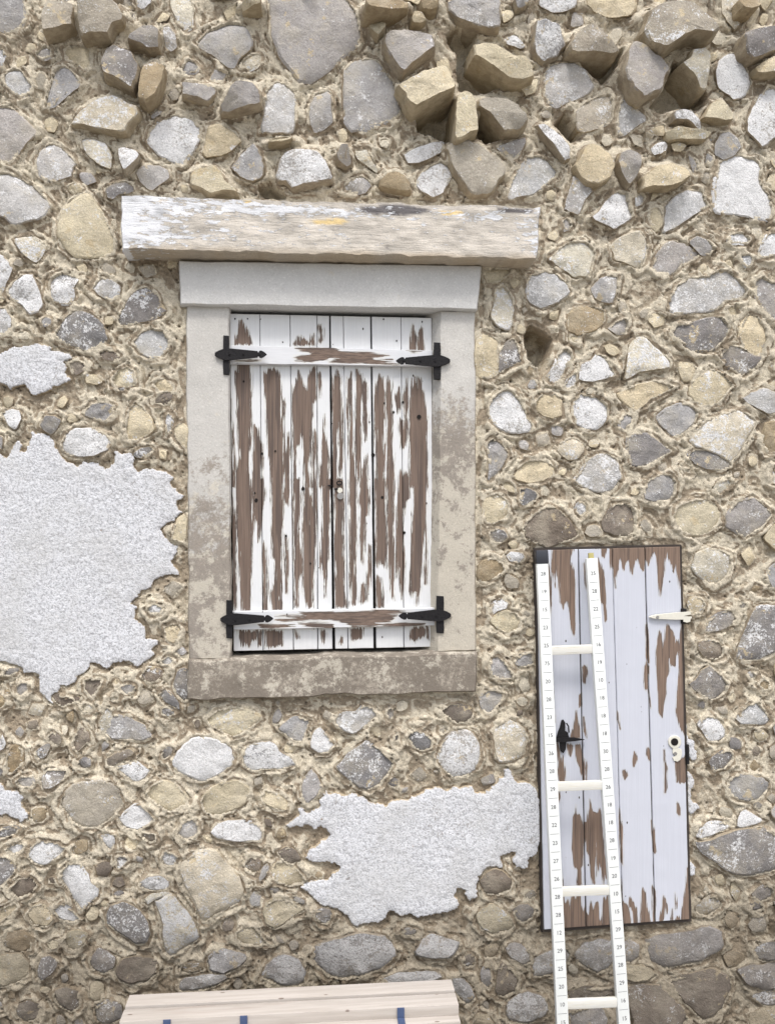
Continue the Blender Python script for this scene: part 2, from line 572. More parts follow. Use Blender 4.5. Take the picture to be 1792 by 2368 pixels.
# ---------------------------------------------------------------- the stones, one line each
# "kind proud(cm)  x,y ..." measured in steps of 10 screen px on an enlarged view (origin x, y and enlargement)
STONES = {
 (0, 780, 3.72): """
l2 116,5 122,-3 130,-7 140,-6 145,2 146,8 141,16 132,18 122,14|D2 84,14 90,11 98,12 104,17 100,21 92,20 86,17|D1 60,22 68,20 76,24 72,29 66,33 62,28|y2 97,36 102,28 110,26 116,30 117,41 110,43 98,42|g1 100,43 108,43 109,47 102,47|y2 132,42 136,37 142,36 149,42 148,47 138,47|D2 133,55 140,48 149,46 149,52 142,59 134,57
y3 109,79 112,62 117,56 124,61 130,70 134,79 128,84 118,89 110,87|g2 73,66 80,58 90,56 98,60 97,68 92,73 82,70 75,68|d3 35,76 39,68 48,68 53,71 49,79 44,84 38,80|w3 54,92 58,83 66,79 78,79 88,83 95,88 92,96 84,101 72,103 60,101 55,97|d2 115,100 122,95 130,94 133,98 126,103 118,104|w2 2,66 10,62 17,63 19,70 14,80 8,76|g2 -4,84 3,86 2,96 -4,98
w1 143,68 146,65 150,70 148,82 143,85|y2 150,78 156,74 162,76 161,96 156,93 151,86""",
 (0, 1160, 3.72): """
w1 127,92 131,88 142,89 138,96 130,97|y1 142,108 150,104 156,112 150,121 144,119|W1 139,136 145,132 151,136 146,141 140,140|y2 148,32 152,15 158,11 161,14 160,33 154,34""",
 (0, 0, 3.72): """
g3 -5,-5 18,-5 22,8 22,20 15,28 8,30 0,26 -5,25|m9 40,-3 61,-3 60,10 61,18 56,20 50,24 37,27 35,15|m11 66,-3 98,-3 105,7 103,12 95,16 92,27 86,26 68,27 66,15
w2 117,-3 130,-3 131,2 124,8 118,5|c2 147,-3 163,-3 167,10 166,24 160,28 154,20 148,8|d8 112,30 121,21 128,19 136,23 136,38 126,39 122,37 110,34|l4 140,24 146,23 151,29 153,40 147,44 142,38
d9 89,38 95,33 102,36 112,42 119,54 117,64 113,75 106,70 88,61 86,50|b8 120,60 122,52 130,48 135,50 142,56 141,62 135,82 126,88 118,82|g2 31,46 40,41 45,43 46,49 39,53 33,50
y1 55,44 72,40 79,44 79,58 73,61 60,53|l2 6,66 14,61 20,63 29,76 27,81 18,84 10,80 6,74|g2 48,62 55,59 62,62 69,72 66,77 55,86 48,92 39,94 43,78
c6 61,104 67,93 80,84 92,80 104,83 116,90 118,99 110,107 107,113 92,112 80,108|g2 -5,96 5,93 13,96 25,107 31,114 24,122 17,132 10,140 0,138 -5,136
l2 32,139 36,131 44,124 52,127 62,136 64,141 60,152 45,156 34,151|c4 70,120 80,119 92,124 97,134 95,146 86,142 77,135 72,128|w7 101,125 106,124 112,126 116,127 120,133 116,138 107,147 103,138
w2 128,121 131,112 141,104 150,101 160,103 172,112 169,124 158,141 148,138 137,132|g1 130,100 134,95 141,95 137,99 131,103|g2 155,64 162,51 169,55 172,61 168,64|g6 157,71 170,70 186,71 184,78 178,86 168,84 157,81
w2 -3,42 4,44 6,48 2,57 -3,58""",
 (450, 0, 3.72): """
y10 40,-4 57,-4 57,3 48,4 41,4|g5 63,-5 126,-5 138,12 142,28 142,35 131,46 118,59 103,70 95,72 88,69 82,60 72,44 67,30 65,12|g4 2,38 12,28 25,22 38,21 45,25 50,35 48,43 40,50 34,58 28,58 18,49 8,43
c2 38,60 43,52 50,48 56,48 58,53 54,59 48,61|g9 22,89 31,74 37,69 50,69 56,77 57,86 46,90 32,93 23,93|l3 58,113 60,96 63,80 70,73 78,75 86,81 87,90 86,106 84,112 72,114
g4 99,90 104,82 115,79 118,82 118,92 120,105 112,110 103,115 99,106 98,98|g3 130,64 137,57 148,54 157,55 163,63 170,72 173,84 176,98 167,104 152,108 144,112 136,111 130,102 129,85
y5 7,132 10,117 12,110 20,107 30,112 37,117 40,122 32,129 22,134 12,135|g5 32,145 40,132 51,124 56,132 60,143 59,152 50,157 40,152|g8 122,133 126,125 132,125 136,137 132,141 124,138
c5 137,130 149,129 154,140 159,146 157,149 148,142 140,137|c3 159,121 164,120 168,122 166,128 160,126|y8 62,119 86,116 78,121 64,121|b12 148,-5 186,-5 185,1 168,8 156,10 147,7|y6 150,18 156,15 165,21 163,26 158,31 153,26""",
 (900, 0, 3.72): """
g9 -4,28 4,25 12,23 24,25 39,25 40,38 32,43 20,54 12,60 5,52 -2,40|y7 19,16 22,8 28,8 33,15 28,18 21,19|b8 27,-4 43,-4 42,5 36,8 29,6|g6 52,-4 94,-4 95,8 94,22 88,24 77,21 66,17 58,12 53,5
y5 97,5 105,8 107,14 103,18 98,20|g6 108,-4 122,-4 119,3 111,6|w5 128,-4 160,-4 160,6 150,10 140,11 128,5|y13 8,69 20,63 35,57 49,52 54,62 58,73 55,76 44,80 32,86 25,90 22,92 15,80
y11 74,36 80,33 90,37 98,42 109,48 118,47 124,53 127,62 118,66 105,66 94,58 80,48 74,44|h10 50,30 58,25 72,27 74,33 73,45 95,60 101,68 99,74 75,81 62,77 59,62 60,45 53,38
w3 98,33 108,30 113,36 117,41 112,42 104,38|w6 126,18 136,17 146,21 150,30 153,36 146,45 134,50 128,46 125,35|l3 134,82 134,66 138,58 150,55 160,57 168,63 174,74 172,79 163,85 155,87 145,92 137,89
y11 60,80 66,76 73,80 75,88 77,103 78,110 70,113 62,118 57,118 57,100 58,84|h12 24,102 35,98 54,88 56,92 53,108 51,121 47,123 40,119 25,112|m9 77,83 82,80 103,82 112,91 118,100 119,105 112,111 99,111 96,106 88,97 79,88
h12 79,98 85,106 96,119 84,124 75,119|w4 12,133 22,127 42,121 46,123 46,130 36,136 26,140 16,140|g3 91,127 105,122 117,119 116,125 112,133 107,138 100,134|y4 111,74 120,70 128,66 128,72 125,80 118,82 115,78
w6 128,106 134,104 142,110 149,117 156,124 157,133 152,137 146,130 138,120|h9 143,107 152,98 164,117 157,121""",
 (1342, 0, 3.72): """
m3 -3,96 3,90 16,84 24,82 27,92 26,103 23,107 10,113 2,114 -3,110|m10 -8,35 0,24 10,19 14,21 22,28 30,34 36,40 30,43 12,42 -2,43 -8,41|h10 0,54 18,53 36,43 33,55 22,68 18,71 9,65 1,57|y5 7,-4 48,-4 47,6 42,14 30,15 22,14 12,9 6,3
m12 60,6 75,-3 98,-3 108,8 116,16 119,22 115,28 100,26 88,31 74,40 62,34 57,24 61,14|g9 43,40 48,34 55,36 64,42 76,50 80,55 74,62 73,72 64,78 54,85 50,82 45,77 42,66 39,58|c8 88,54 95,48 97,41 108,40 112,45 111,58 111,74 106,75 102,68 93,58
h10 80,56 88,58 98,70 108,82 106,90 100,94 80,94 70,97 60,92 72,78 76,66|w4 115,60 120,51 130,47 137,51 142,61 146,72 143,81 132,86 124,80 116,73|c4 122,-4 137,-4 139,10 137,21 133,25 126,18 122,8|b10 138,-4 156,-4 154,5 146,9 139,8
d9 141,28 150,24 170,20 178,20 178,36 160,45 148,49 144,45|y7 153,55 160,50 172,44 178,44 178,60 160,62 155,60|w4 143,103 148,91 153,84 160,75 168,78 176,90 176,112 164,120 156,127 147,119 142,112|w6 80,96 88,94 96,95 104,101 107,110 100,108 93,103 80,103
y6 111,93 116,84 124,84 131,95 132,103 122,103 107,100|l2 31,104 33,92 37,85 42,88 48,93 53,99 56,103 48,109 40,115 33,118|y6 76,112 82,108 96,111 113,114 108,120 92,119 77,118|y4 57,112 64,109 72,107 72,117 65,116
g5 115,124 120,115 127,114 135,121 138,127 132,135 124,137 116,133|w5 61,127 66,122 74,121 74,129 70,132 63,133|y4 78,123 84,122 92,125 87,130 80,130|g7 35,130 43,128 52,133 52,141 50,150 44,158 36,146 33,136
y7 -3,141 4,126 10,122 18,124 24,130 28,138 30,143 27,150 18,157 8,155 0,149|g2 92,134 98,138 101,147 97,149|w2 108,132 114,136 110,143 107,143|y8 57,149 66,142 80,139 94,143 97,149 88,156 76,160 63,159 55,160|y2 163,138 167,133 172,132 172,146 166,143""",
 (0, 400, 3.72): """
l3 -4,3 8,2 18,6 28,12 36,20 43,27 40,34 33,40 22,42 10,43 5,38 -4,36|y3 52,46 55,34 62,25 72,20 79,22 87,33 94,47 98,58 98,68 92,70 78,72 64,70 56,62 52,54|d4 91,14 98,9 108,7 115,11 117,15 110,18 103,18 97,23 92,21|y2 58,13 65,9 71,13 71,16 62,18
l5 117,1 123,-6 138,-7 146,-2 147,3 141,8 131,14 127,13 121,8|c2 13,58 20,55 28,54 35,58 41,63 36,72 32,77 24,73 17,66|w2 8,101 14,94 20,89 28,88 33,97 35,106 37,113 33,119 26,121 20,113 10,108
w2 43,95 46,90 54,86 62,89 68,91 64,98 65,106 60,113 53,113 46,108|l2 80,100 88,91 97,93 104,98 103,106 96,110 87,106|d3 102,127 110,111 118,102 126,99 134,105 142,119 138,124 124,128 112,131 105,131
d3 49,138 58,125 66,119 76,121 84,127 89,134 91,143 84,150 72,152 60,147 52,143|l2 -4,116 4,117 10,124 10,132 6,138 -4,141|w2 -4,70 3,72 8,78 11,83 7,92 2,103 -4,105|w1 35,127 40,124 45,126 44,130 38,133|c1 15,138 20,135 26,138 24,143 17,143""",
 (450, 300, 3.72): """
y7 -4,33 5,30 16,29 23,36 26,44 34,50 38,55 24,52 14,55 8,50 -4,45|w7 70,37 72,27 76,19 87,15 97,15 106,16 112,25 118,35 119,41 103,45 84,48 80,42 71,41|g3 129,49 136,43 144,41 150,45 152,48 147,55 138,56 130,53|h7 56,49 65,46 78,58 70,58 57,56""",
 (900, 300, 3.72): """
b6 -7,42 0,35 6,34 12,37 18,44 19,53 10,52 0,50 -8,47|w3 24,46 26,40 34,33 43,28 50,32 54,39 50,46 46,54 38,58 31,55 25,50|m7 50,12 60,7 72,9 80,13 92,22 100,30 100,37 95,43 93,48 88,52 72,54 66,48 57,34 53,24
l3 102,55 105,45 112,33 118,26 127,24 137,29 144,37 141,42 132,49 124,55 112,58 105,60|l5 151,70 152,58 156,48 158,39 167,43 175,48 174,54 168,62 164,73 155,70 150,66|g2 147,79 152,76 157,83 154,87 150,88|c3 138,111 146,103 156,97 166,97 172,101 176,107 173,118 170,126 158,126 150,120""",
 (1342, 400, 3.72): """
w4 8,39 15,33 24,21 31,16 40,18 42,30 45,38 36,44 29,49 20,44 11,41|y2 57,38 60,32 65,29 69,34 70,44 66,51 60,45|l3 74,30 80,22 90,16 103,17 106,25 109,29 100,34 90,41 80,48 72,51|l2 47,20 52,17 55,22 51,28 47,29|y2 60,22 64,13 72,14 68,19 59,25
W3 119,-6 132,-12 148,-10 154,-3 152,5 155,14 160,20 163,33 160,40 150,39 140,37 130,35 116,33 115,15|c3 27,64 30,59 42,52 50,51 55,58 57,65 54,75 49,82 42,78 30,74|g2 61,82 66,70 72,62 79,59 88,62 98,66 103,69 97,75 86,80 77,87 66,86
g2 93,59 100,55 108,58 114,65 110,71 104,71 98,65|w2 125,58 128,53 138,51 145,57 142,62 130,62|w2 151,74 154,61 160,53 176,52 176,70 163,72|l1 133,72 141,70 147,72 146,79 142,83|l2 75,118 78,106 84,97 95,91 108,90 118,84 126,86 134,94 141,101 138,108 122,111 115,118 98,120 82,121
g2 148,94 156,90 162,95 176,99 176,125 163,126 155,117 150,107|g3 9,100 16,92 24,89 31,90 30,102 27,112 20,111 13,108|g2 23,134 30,128 38,125 41,130 38,139 31,139""",
 (1090, 600, 4.783): """
c2 22,63 25,48 26,35 33,29 40,36 45,46 46,58 44,70 42,78 32,75 25,70|l3 61,28 64,20 80,15 92,18 102,26 106,36 100,43 90,50 78,53 66,49 62,43|y2 5,90 14,84 22,86 29,93 27,105 29,120 27,128 16,131 6,128 4,110
d2 32,100 38,92 46,88 50,95 53,106 55,114 44,118 34,124 30,125|h12 60,85 65,74 75,78 88,88 87,98 82,112 77,121 70,117 62,110|w2 83,130 90,117 95,105 103,99 109,103 111,109 104,118 99,131 95,137 87,135|w1 101,141 106,131 116,123 116,134 113,142 105,143
w3 119,133 122,115 132,112 138,105 146,109 152,120 158,128 145,133 132,135|b3 107,62 114,52 130,52 145,57 146,65 144,72 134,79 118,83 107,78 106,70|w1 61,140 66,132 71,134 73,142 64,143|c1 122,147 128,141 138,141 139,146 130,149|b1 61,123 65,117 69,121 68,128 63,128
y2 14,12 40,10 46,14 38,20 30,26 20,28 15,20|y1 107,83 118,86 116,95 108,92""",
 (1342, 700, 3.72): """
d3 77,27 83,20 92,19 100,16 112,13 120,14 126,22 122,32 114,40 106,42 97,41 86,34|y2 135,29 137,20 143,11 150,12 157,22 159,32 156,44 148,45 140,41|d2 120,46 127,37 134,38 142,42 148,46 156,46 150,54 138,63 128,57|c4 38,66 40,48 42,36 48,28 55,30 62,37 68,42 76,51 76,56 65,58 52,59 42,65
y2 33,79 45,72 62,68 74,71 82,74 72,78 60,83 55,88 48,93 40,88|y2 95,72 102,64 111,58 118,60 125,66 130,72 124,78 118,86 108,89 98,85 94,79|l4 140,82 147,77 158,73 167,77 176,83 176,92 162,96 155,92 147,88|g1 32,103 37,96 45,97 43,103 38,110 33,109
g2 65,98 72,92 84,87 94,89 100,95 97,102 90,110 82,115 75,111 68,104|d2 39,127 40,117 48,113 56,113 66,120 78,128 66,134 56,140 46,140 42,136|c3 94,119 100,110 108,102 120,98 130,94 140,96 150,104 144,113 138,124 132,133 128,136 120,130 110,126 100,124
d2 92,131 97,127 108,126 118,131 127,137 128,141 118,144 108,143 98,139|b2 154,120 158,105 165,102 176,104 176,129 160,128|c1 86,140 92,142 94,148 89,146|w2 164,55 168,47 176,46 176,62 166,59""",
 (1090, 900, 4.783): """
w3 19,20 24,10 34,2 44,3 51,12 57,22 60,32 66,38 64,46 52,48 40,47 30,42 22,35 19,28|y2 69,14 77,7 92,6 99,12 98,23 98,29 90,33 80,30 72,24 69,20|w2 111,26 113,14 120,6 130,8 140,10 148,17 150,26 147,35 138,43 128,43 116,38|g2 15,60 22,56 30,59 36,66 40,73 35,82 28,92 18,99 19,84 18,72
y2 44,96 52,86 60,80 74,79 86,83 90,88 88,96 80,101 68,103 54,102|c2 95,68 97,60 106,55 116,56 124,62 122,70 116,77 108,79 100,73|l3 112,101 120,92 128,80 138,73 148,72 158,78 162,88 163,98 158,107 148,113 134,112 120,106|d2 52,110 60,109 69,113 73,119 68,124 58,129 54,127
y2 13,125 18,119 26,116 34,119 39,128 40,137 34,144 25,148 16,147 12,138|D2 57,153 66,142 76,134 86,131 96,134 104,143 112,153 118,162 108,166 96,170 84,174 72,170 62,163|w1 113,130 118,124 126,128 127,136 120,141 114,136""",
 (1342, 1020, 3.72): """
D2 19,70 23,60 28,55 38,54 45,58 47,66 45,78 38,82 28,80 20,77|g2 54,43 57,35 65,30 76,29 81,36 79,46 73,52 62,51 55,49|y2 79,65 83,57 93,52 106,50 114,54 119,62 117,70 110,78 100,81 90,79 82,72|g2 125,70 127,60 134,53 147,49 154,54 160,60 163,64 156,73 148,78 140,83 132,77 126,74
c1 113,42 116,36 126,33 130,34 126,41 119,46|c2 96,108 99,98 108,93 118,94 127,99 128,109 124,118 116,123 108,121 98,113|c1 163,30 166,22 176,20 176,38 164,36|y1 91,140 94,134 102,134 106,140 104,147 95,149|g1 160,112 166,106 176,104 176,132 164,126|b1 145,128 150,124 157,126 152,130""",
 (1090, 1200, 4.783): """
d2 18,15 28,10 35,13 39,20 33,26 27,27 22,22|w2 39,41 43,36 54,37 58,42 52,49 43,47|b2 7,52 12,46 24,44 33,49 37,57 28,64 14,70 7,66|l1 20,102 23,92 33,87 40,93 38,99 28,102 23,107|y2 21,113 28,104 38,101 48,104 54,113 50,121 40,126 28,121
g2 19,163 22,154 28,151 36,158 43,168 45,176 32,177 22,172|g2 46,156 56,149 68,146 68,160 58,163 50,162""",
 (1442, 1380, 4.783): """
d2 87,36 94,24 104,17 117,15 122,24 118,31 108,36 96,39 88,39|D2 81,50 90,47 102,49 110,57 107,65 98,69 87,66 82,58|d4 126,52 132,40 136,28 142,14 150,9 165,10 180,14 180,56 160,64 148,69 130,70 123,62|d3 72,97 80,90 86,81 93,77 100,82 106,87 113,95 112,103 104,110 95,113 84,107
w3 81,141 85,134 94,131 104,136 111,147 110,155 103,160 92,158 86,148|l3 124,136 128,126 136,118 146,117 154,126 160,136 155,141 140,140 128,140|d2 93,182 100,174 112,169 120,173 118,182 110,189 98,192|l1 133,86 139,82 146,84 143,90 138,91|b1 145,96 152,90 159,93 160,102 153,104|d1 124,9 130,5 136,7 132,13 126,13""",
 (1442, 1740, 4.783): """
g2 115,36 118,27 126,24 140,25 152,29 158,34 157,42 150,49 138,53 126,51 118,45|W2 125,76 129,67 134,63 144,69 154,75 146,79 134,82 126,83|w2 80,93 84,85 94,76 106,76 119,82 108,87 96,91 86,95|d4 81,100 92,97 104,92 122,87 140,84 156,85 168,93 176,104 176,120 164,130 146,134 130,136 120,134 108,127 96,118 86,110
d2 140,158 148,149 156,145 165,150 163,160 150,164|d1 143,57 148,54 153,58 150,63 144,62""",
 (1242, 2040, 3.0436): """
c2 111,18 116,12 123,9 130,14 128,18 120,23 112,22|g5 77,42 84,38 100,36 112,32 121,30 128,34 129,44 124,50 114,55 100,58 88,60 81,55 78,48|l4 27,50 32,44 44,40 52,41 56,50 50,60 42,64 34,60 28,56|l3 60,44 66,40 71,44 71,52 66,57 60,55|l3 -2,54 4,50 14,46 20,45 23,52 18,60 10,64 -2,66
y4 46,65 54,60 64,59 74,58 84,64 78,69 66,70 54,67|D5 64,74 74,71 86,72 94,80 102,88 105,95 98,103 80,106 68,102 64,86|D5 92,68 106,64 124,60 134,66 136,74 130,86 124,94 116,97 106,88 98,78|d4 152,48 160,43 174,41 174,54 160,56 154,54|d4 140,62 152,58 174,58 174,74 160,76 148,72
d3 150,80 160,77 174,76 174,86 158,86|y3 150,93 160,88 174,86 174,104 150,104|g3 22,92 32,88 44,88 48,96 46,106 22,106|d2 148,17 152,13 158,15 157,19 150,20|D2 20,78 34,73 52,74 54,80 40,82 24,82|l2 64,106 70,108 76,112 70,116 62,114""",
 (0, 1540, 3.72): """
d1 2,7 8,2 17,2 14,7 5,9|g1 15,17 19,13 25,14 25,20 20,26 15,24|b1 -4,25 3,26 8,32 2,37 -4,39|D2 73,12 78,10 90,12 86,19 80,27 74,20|D2 44,26 48,24 60,26 70,27 62,32 54,35 48,31|c1 70,35 74,31 80,32 82,36 78,40 72,39|g1 103,18 110,14 118,17 116,23 108,24|D2 121,9 128,0 138,2 142,7 136,13 128,14
d3 137,23 144,20 149,25 154,31 155,38 149,35 141,30|d3 150,14 154,4 160,2 165,6 168,14 167,22 163,29 158,30 152,24|g2 96,47 100,41 108,43 118,47 126,52 130,60 124,63 108,63 96,62 92,58|c1 85,48 92,37 98,36 97,44 95,54 88,59|c1 94,27 99,24 103,26 102,31 97,30|d2 139,36 144,34 150,38 152,41 145,44 140,41
w2 -4,56 2,58 6,66 3,72 -4,74|b2 6,84 8,73 14,68 20,71 20,82 16,89 11,93 7,91|D2 41,60 46,56 52,60 54,66 50,68 44,64|d2 31,74 36,69 43,66 44,70 40,78 34,80|D2 64,62 70,52 76,57 78,64 72,70 67,75 63,67|d2 67,83 72,78 78,80 79,86 74,89 69,88|d2 37,96 42,88 52,88 60,90 55,98 46,104 38,105
g2 14,98 20,93 28,94 32,99 28,104 18,103|D2 92,80 102,74 112,71 117,74 106,81 98,86 93,86|w2 100,87 108,85 118,82 124,86 129,90 122,98 116,99 106,92|W3 150,83 157,70 167,63 178,62 188,65 197,70 200,84 192,90 182,96 174,99 164,95 155,90
m3 55,113 62,104 72,100 84,99 94,101 102,108 106,117 101,124 94,132 84,137 72,137 63,132 58,124 54,120|d1 139,75 144,69 149,71 147,77 142,81 138,78|y1 126,110 132,102 142,98 152,102 160,110 162,115 154,121 146,125 136,118|W2 103,131 109,124 116,118 122,119 128,125 134,131 128,136 120,140 108,138
l1 153,143 158,134 165,130 170,134 172,142 168,147 158,149|d2 0,142 4,138 12,137 18,139 15,144 6,147 0,147|D1 118,143 128,142 136,142 135,150 130,152 122,146""",
 (0, 1920, 3.72): """
l1 87,5 92,3 99,5 99,12 96,17 91,13|W1 5,15 12,11 20,9 24,11 20,17 12,20|w2 25,21 29,13 36,8 46,9 57,14 54,20 46,25 38,29 30,26|d2 -4,21 6,21 14,26 15,34 8,42 0,47 -4,47|W2 53,43 55,34 62,28 70,29 76,37 78,45 84,49 84,57 76,61 71,68 64,59 60,51|d1 100,22 108,20 113,25 106,32 101,34
w1 139,22 142,17 150,18 154,22 151,29 146,31 141,28|D1 8,50 18,40 28,39 34,46 28,54 16,58|y1 -4,70 6,64 14,61 18,64 8,74 -4,82|y2 24,72 28,65 36,62 44,67 46,76 40,82 30,81|w1 46,67 54,62 62,67 70,75 64,79 52,75|b3 4,96 8,88 20,86 28,92 28,102 16,105 6,102|y2 55,93 60,87 68,85 76,89 73,97 66,102 58,102
d4 92,72 96,65 104,61 112,63 121,70 128,79 130,88 126,96 118,98 110,92 100,86 93,80|y1 40,97 48,92 53,94 50,101 43,102|w2 120,46 128,40 138,39 145,43 144,50 132,52 122,49|c4 133,63 142,57 150,56 157,64 163,72 168,80 172,92 164,98 154,104 147,108 142,103 139,90 141,80|c3 125,60 130,55 142,53 149,55 140,58 132,61 128,64
y3 -4,110 6,107 18,106 25,114 25,124 16,130 4,134 -4,132|d3 33,118 36,110 43,108 50,115 46,122 38,128 34,126|d3 77,112 84,102 92,104 100,110 98,117 90,123 80,119|D5 100,122 104,110 116,108 128,110 136,114 134,122 128,130 114,132 104,128|D3 46,140 58,134 68,140 70,150 62,156 52,150
D3 16,150 26,146 36,152 32,162 22,164 14,158|d3 82,152 92,146 104,150 106,160 96,166 84,164|w2 -4,146 2,148 3,154 -4,158""",
 (440, 1920, 3.72): """
c4 -10,35 -5,26 4,20 14,16 24,18 32,30 42,40 46,52 41,62 30,68 22,72 12,79 8,75 4,62 -4,48|w2 21,2 24,-6 36,-9 48,-9 58,-5 62,2 60,9 50,9 36,8 24,6|D1 46,28 52,22 60,24 61,30 56,38 48,34|w2 59,42 62,32 67,28 68,34 64,41 60,44|y1 71,32 76,26 86,28 94,35 99,42 96,46 84,47 76,43 71,40
D1 75,18 84,14 92,18 95,24 88,29 80,25|y3 63,72 66,63 74,58 86,60 94,65 98,69 88,74 80,80 73,84 66,80|d2 106,71 112,67 121,68 122,74 118,80 112,79|w2 84,57 92,57 99,60 98,64 90,61|y1 40,86 48,81 56,82 62,90 68,96 58,98 46,97 40,92|g4 14,110 22,102 36,103 46,106 50,111 40,118 28,124 18,120
b3 -8,116 2,112 12,114 14,120 0,122 -8,121|w5 61,126 66,116 74,108 84,106 94,111 99,120 98,130 92,134 78,133 68,128|w5 105,107 112,99 124,93 138,89 154,88 166,92 176,104 172,112 162,119 148,124 132,127 118,124 109,115|l4 -8,128 10,124 30,124 34,128 20,134 4,138 -8,138""",
 (440, 1540, 3.72): """
y2 15,45 24,38 36,35 50,37 60,42 56,49 46,56 36,61 26,55 18,50|g2 76,54 84,46 90,43 103,47 100,55 96,65 88,63 82,58|l2 125,44 132,39 142,39 148,33 156,36 160,42 152,50 142,57 134,55 126,50|W2 104,63 107,55 112,53 118,60 124,68 118,74 110,74 104,69|w3 46,80 48,70 56,66 68,65 74,68 76,74 86,79 88,85 78,88 64,88 54,90 48,86
d3 127,87 136,76 146,68 152,65 160,70 168,77 174,84 170,92 162,101 154,105 146,103 136,96|g2 96,106 98,96 104,88 109,94 113,104 108,112 101,117 97,113|y2 10,115 16,107 26,101 38,98 47,101 51,108 46,118 36,124 24,127 14,125|y1 61,112 66,106 76,110 84,118 82,124 72,122 64,118""",
 (860, 1540, 3.72): """
D2 58,38 66,33 76,32 84,35 86,42 80,48 72,49 64,43|g2 92,26 97,21 106,21 113,25 110,32 104,38 99,41 94,36|d1 12,37 17,34 19,40 18,46 13,45|d2 28,59 36,55 44,57 51,63 50,70 42,73 36,70 32,64|w3 57,76 60,66 68,58 78,56 86,59 91,68 91,78 88,87 80,93 70,95 62,89 58,83
c3 103,56 110,50 118,47 130,54 132,64 130,75 122,80 110,82 107,78 106,66|d1 18,60 22,55 24,60 23,66 19,64|c1 124,30 128,26 134,29 132,34 126,34|D1 33,49 40,46 48,46 44,49 36,51""",
 (860, 1920, 3.72): """
D3 94,44 98,37 106,33 116,38 120,44 118,51 108,55 98,54|y3 90,74 94,68 102,63 112,68 118,74 122,82 114,87 104,89 94,84|g2 121,70 126,64 134,63 139,68 137,75 130,79 124,76|w4 37,106 42,96 50,89 62,92 76,97 72,105 66,110 50,110 40,109|l3 115,102 120,97 128,98 135,105 136,112 130,115 122,111 117,107
D3 106,136 108,122 112,114 120,120 126,128 122,138 114,142 108,141|D2 77,111 82,105 89,108 88,116 80,117|g2 93,122 98,113 102,120 103,132 100,137 94,130|l3 69,128 78,127 86,136 88,143 82,150 74,144 70,136|w4 8,130 22,123 40,121 56,121 60,125 50,130 30,131 12,133|w4 116,150 124,143 136,140 148,144 152,152 146,160 132,166 120,164 115,157
y3 86,162 92,157 100,159 104,166 96,170 86,168|d1 25,87 32,83 39,86 36,89 28,90""",
}
# base colour, share of whitewash
KINDS = {
    'g': ((0.335, 0.320, 0.312), 0.18), 'l': ((0.44, 0.43, 0.42), 0.42), 'w': ((0.345, 0.335, 0.33), 0.80), 'W': ((0.55, 0.54, 0.53), 1.15),
    'y': ((0.55, 0.475, 0.335), 0.14), 'c': ((0.55, 0.50, 0.40), 0.45), 'd': ((0.20, 0.19, 0.187), 0.34), 'D': ((0.165, 0.135, 0.11), 0.10),
    'b': ((0.29, 0.225, 0.14), 0.08), 'm': ((0.36, 0.325, 0.27), 0.20), 'h': (None, 0),
}

def pts(txt, ox, oy, sc, step=10.0):
    return [(ox + float(a) * step / sc, oy + float(b) * step / sc) for a, b in (p.split(',') for p in txt.split())]

stones = []      # kind, proud (m), outline (photo px)
for (ox, oy, sc), txt in STONES.items():
    for row in txt.replace('\n', '|').split('|'):
        row = row.strip()
        if row:
            h, rest = row.split(' ', 1)
            o_ = np.array(pts(rest, ox, oy, sc))
            cm = float(h[1:]) / 100.0
            if h[0] != 'h':
                # only the upper courses stand proud; the rest sit nearly flush, mortar lapping over their edges
                if cm >= 0.055 and o_[:, 1].mean() < 1300:
                    cm *= 0.88
                elif cm >= 0.04:
                    cm, o_ = 0.026, o_.mean(0) + (o_ - o_.mean(0)) * 1.03
                else:
                    cm, o_ = 0.009 + 0.32 * cm, o_.mean(0) + (o_ - o_.mean(0)) * 1.08
            stones.append((h[0], cm, o_))

# areas the plaster still covers
PLASTER = []
T1, T2 = (0, 780, 3.72), (0, 1160, 3.72)
TJ, TK, TL, TX, TW = (0, 1540, 3.72), (440, 1540, 3.72), (860, 1540, 3.72), (860, 1920, 3.72), (440, 1920, 3.72)
TR, TS = (1442, 1380, 4.783), (1442, 1740, 4.783)
PLASTER.append(pts("-30,22 3,12 10,8 22,7 32,5 40,6 48,9 44,11 52,12 60,14 62,17 58,20 54,21 57,24 60,26 55,30 58,33 62,36 58,39 50,41 46,43 47,47 42,46 38,48 30,50 26,49 24,45 20,41 12,42 9,45 6,43 2,40 -30,34", *T1))
PLASTER.append(
    pts("-60,96 0,100 6,103 8,98 12,92 16,88 19,92 17,98 22,97 25,92 27,86 26,78 30,82 38,82 43,84 46,90 48,95 52,100 57,106 63,108 66,111 72,107 80,106 85,108 90,113 97,108 99,98 105,100 112,99 117,104 115,110 119,116 126,112 133,113 139,114 146,117 150,120 146,126 152,131 159,136 156,139 152,141", *T1)
    + pts("152,3 154,7 161,8 155,12 150,17 143,19 138,24 142,30 147,36 153,38 152,44 149,48 147,52 151,57 155,60 154,64 148,63 138,65 132,69 130,74 122,78 119,83 111,87 118,90 117,97 116,101 125,107 126,118 138,119 134,125 131,128 134,132 126,137 120,142 115,141 108,137 98,140 92,144 86,141 78,139 77,144", *T2)
    + pts("72,6 66,10 64,15 58,17 52,17 50,23 46,24 44,28 47,33 40,31 38,27 33,22 34,15 33,9 28,6 21,7 19,2 8,-1 0,-3 -60,-12", *TJ))
PLASTER.append(pts("-30,96 2,101 4,107 10,107 15,107 20,112 21,115 18,117 20,123 24,128 25,132 18,135 10,131 5,128 0,130 -30,134", *TJ))
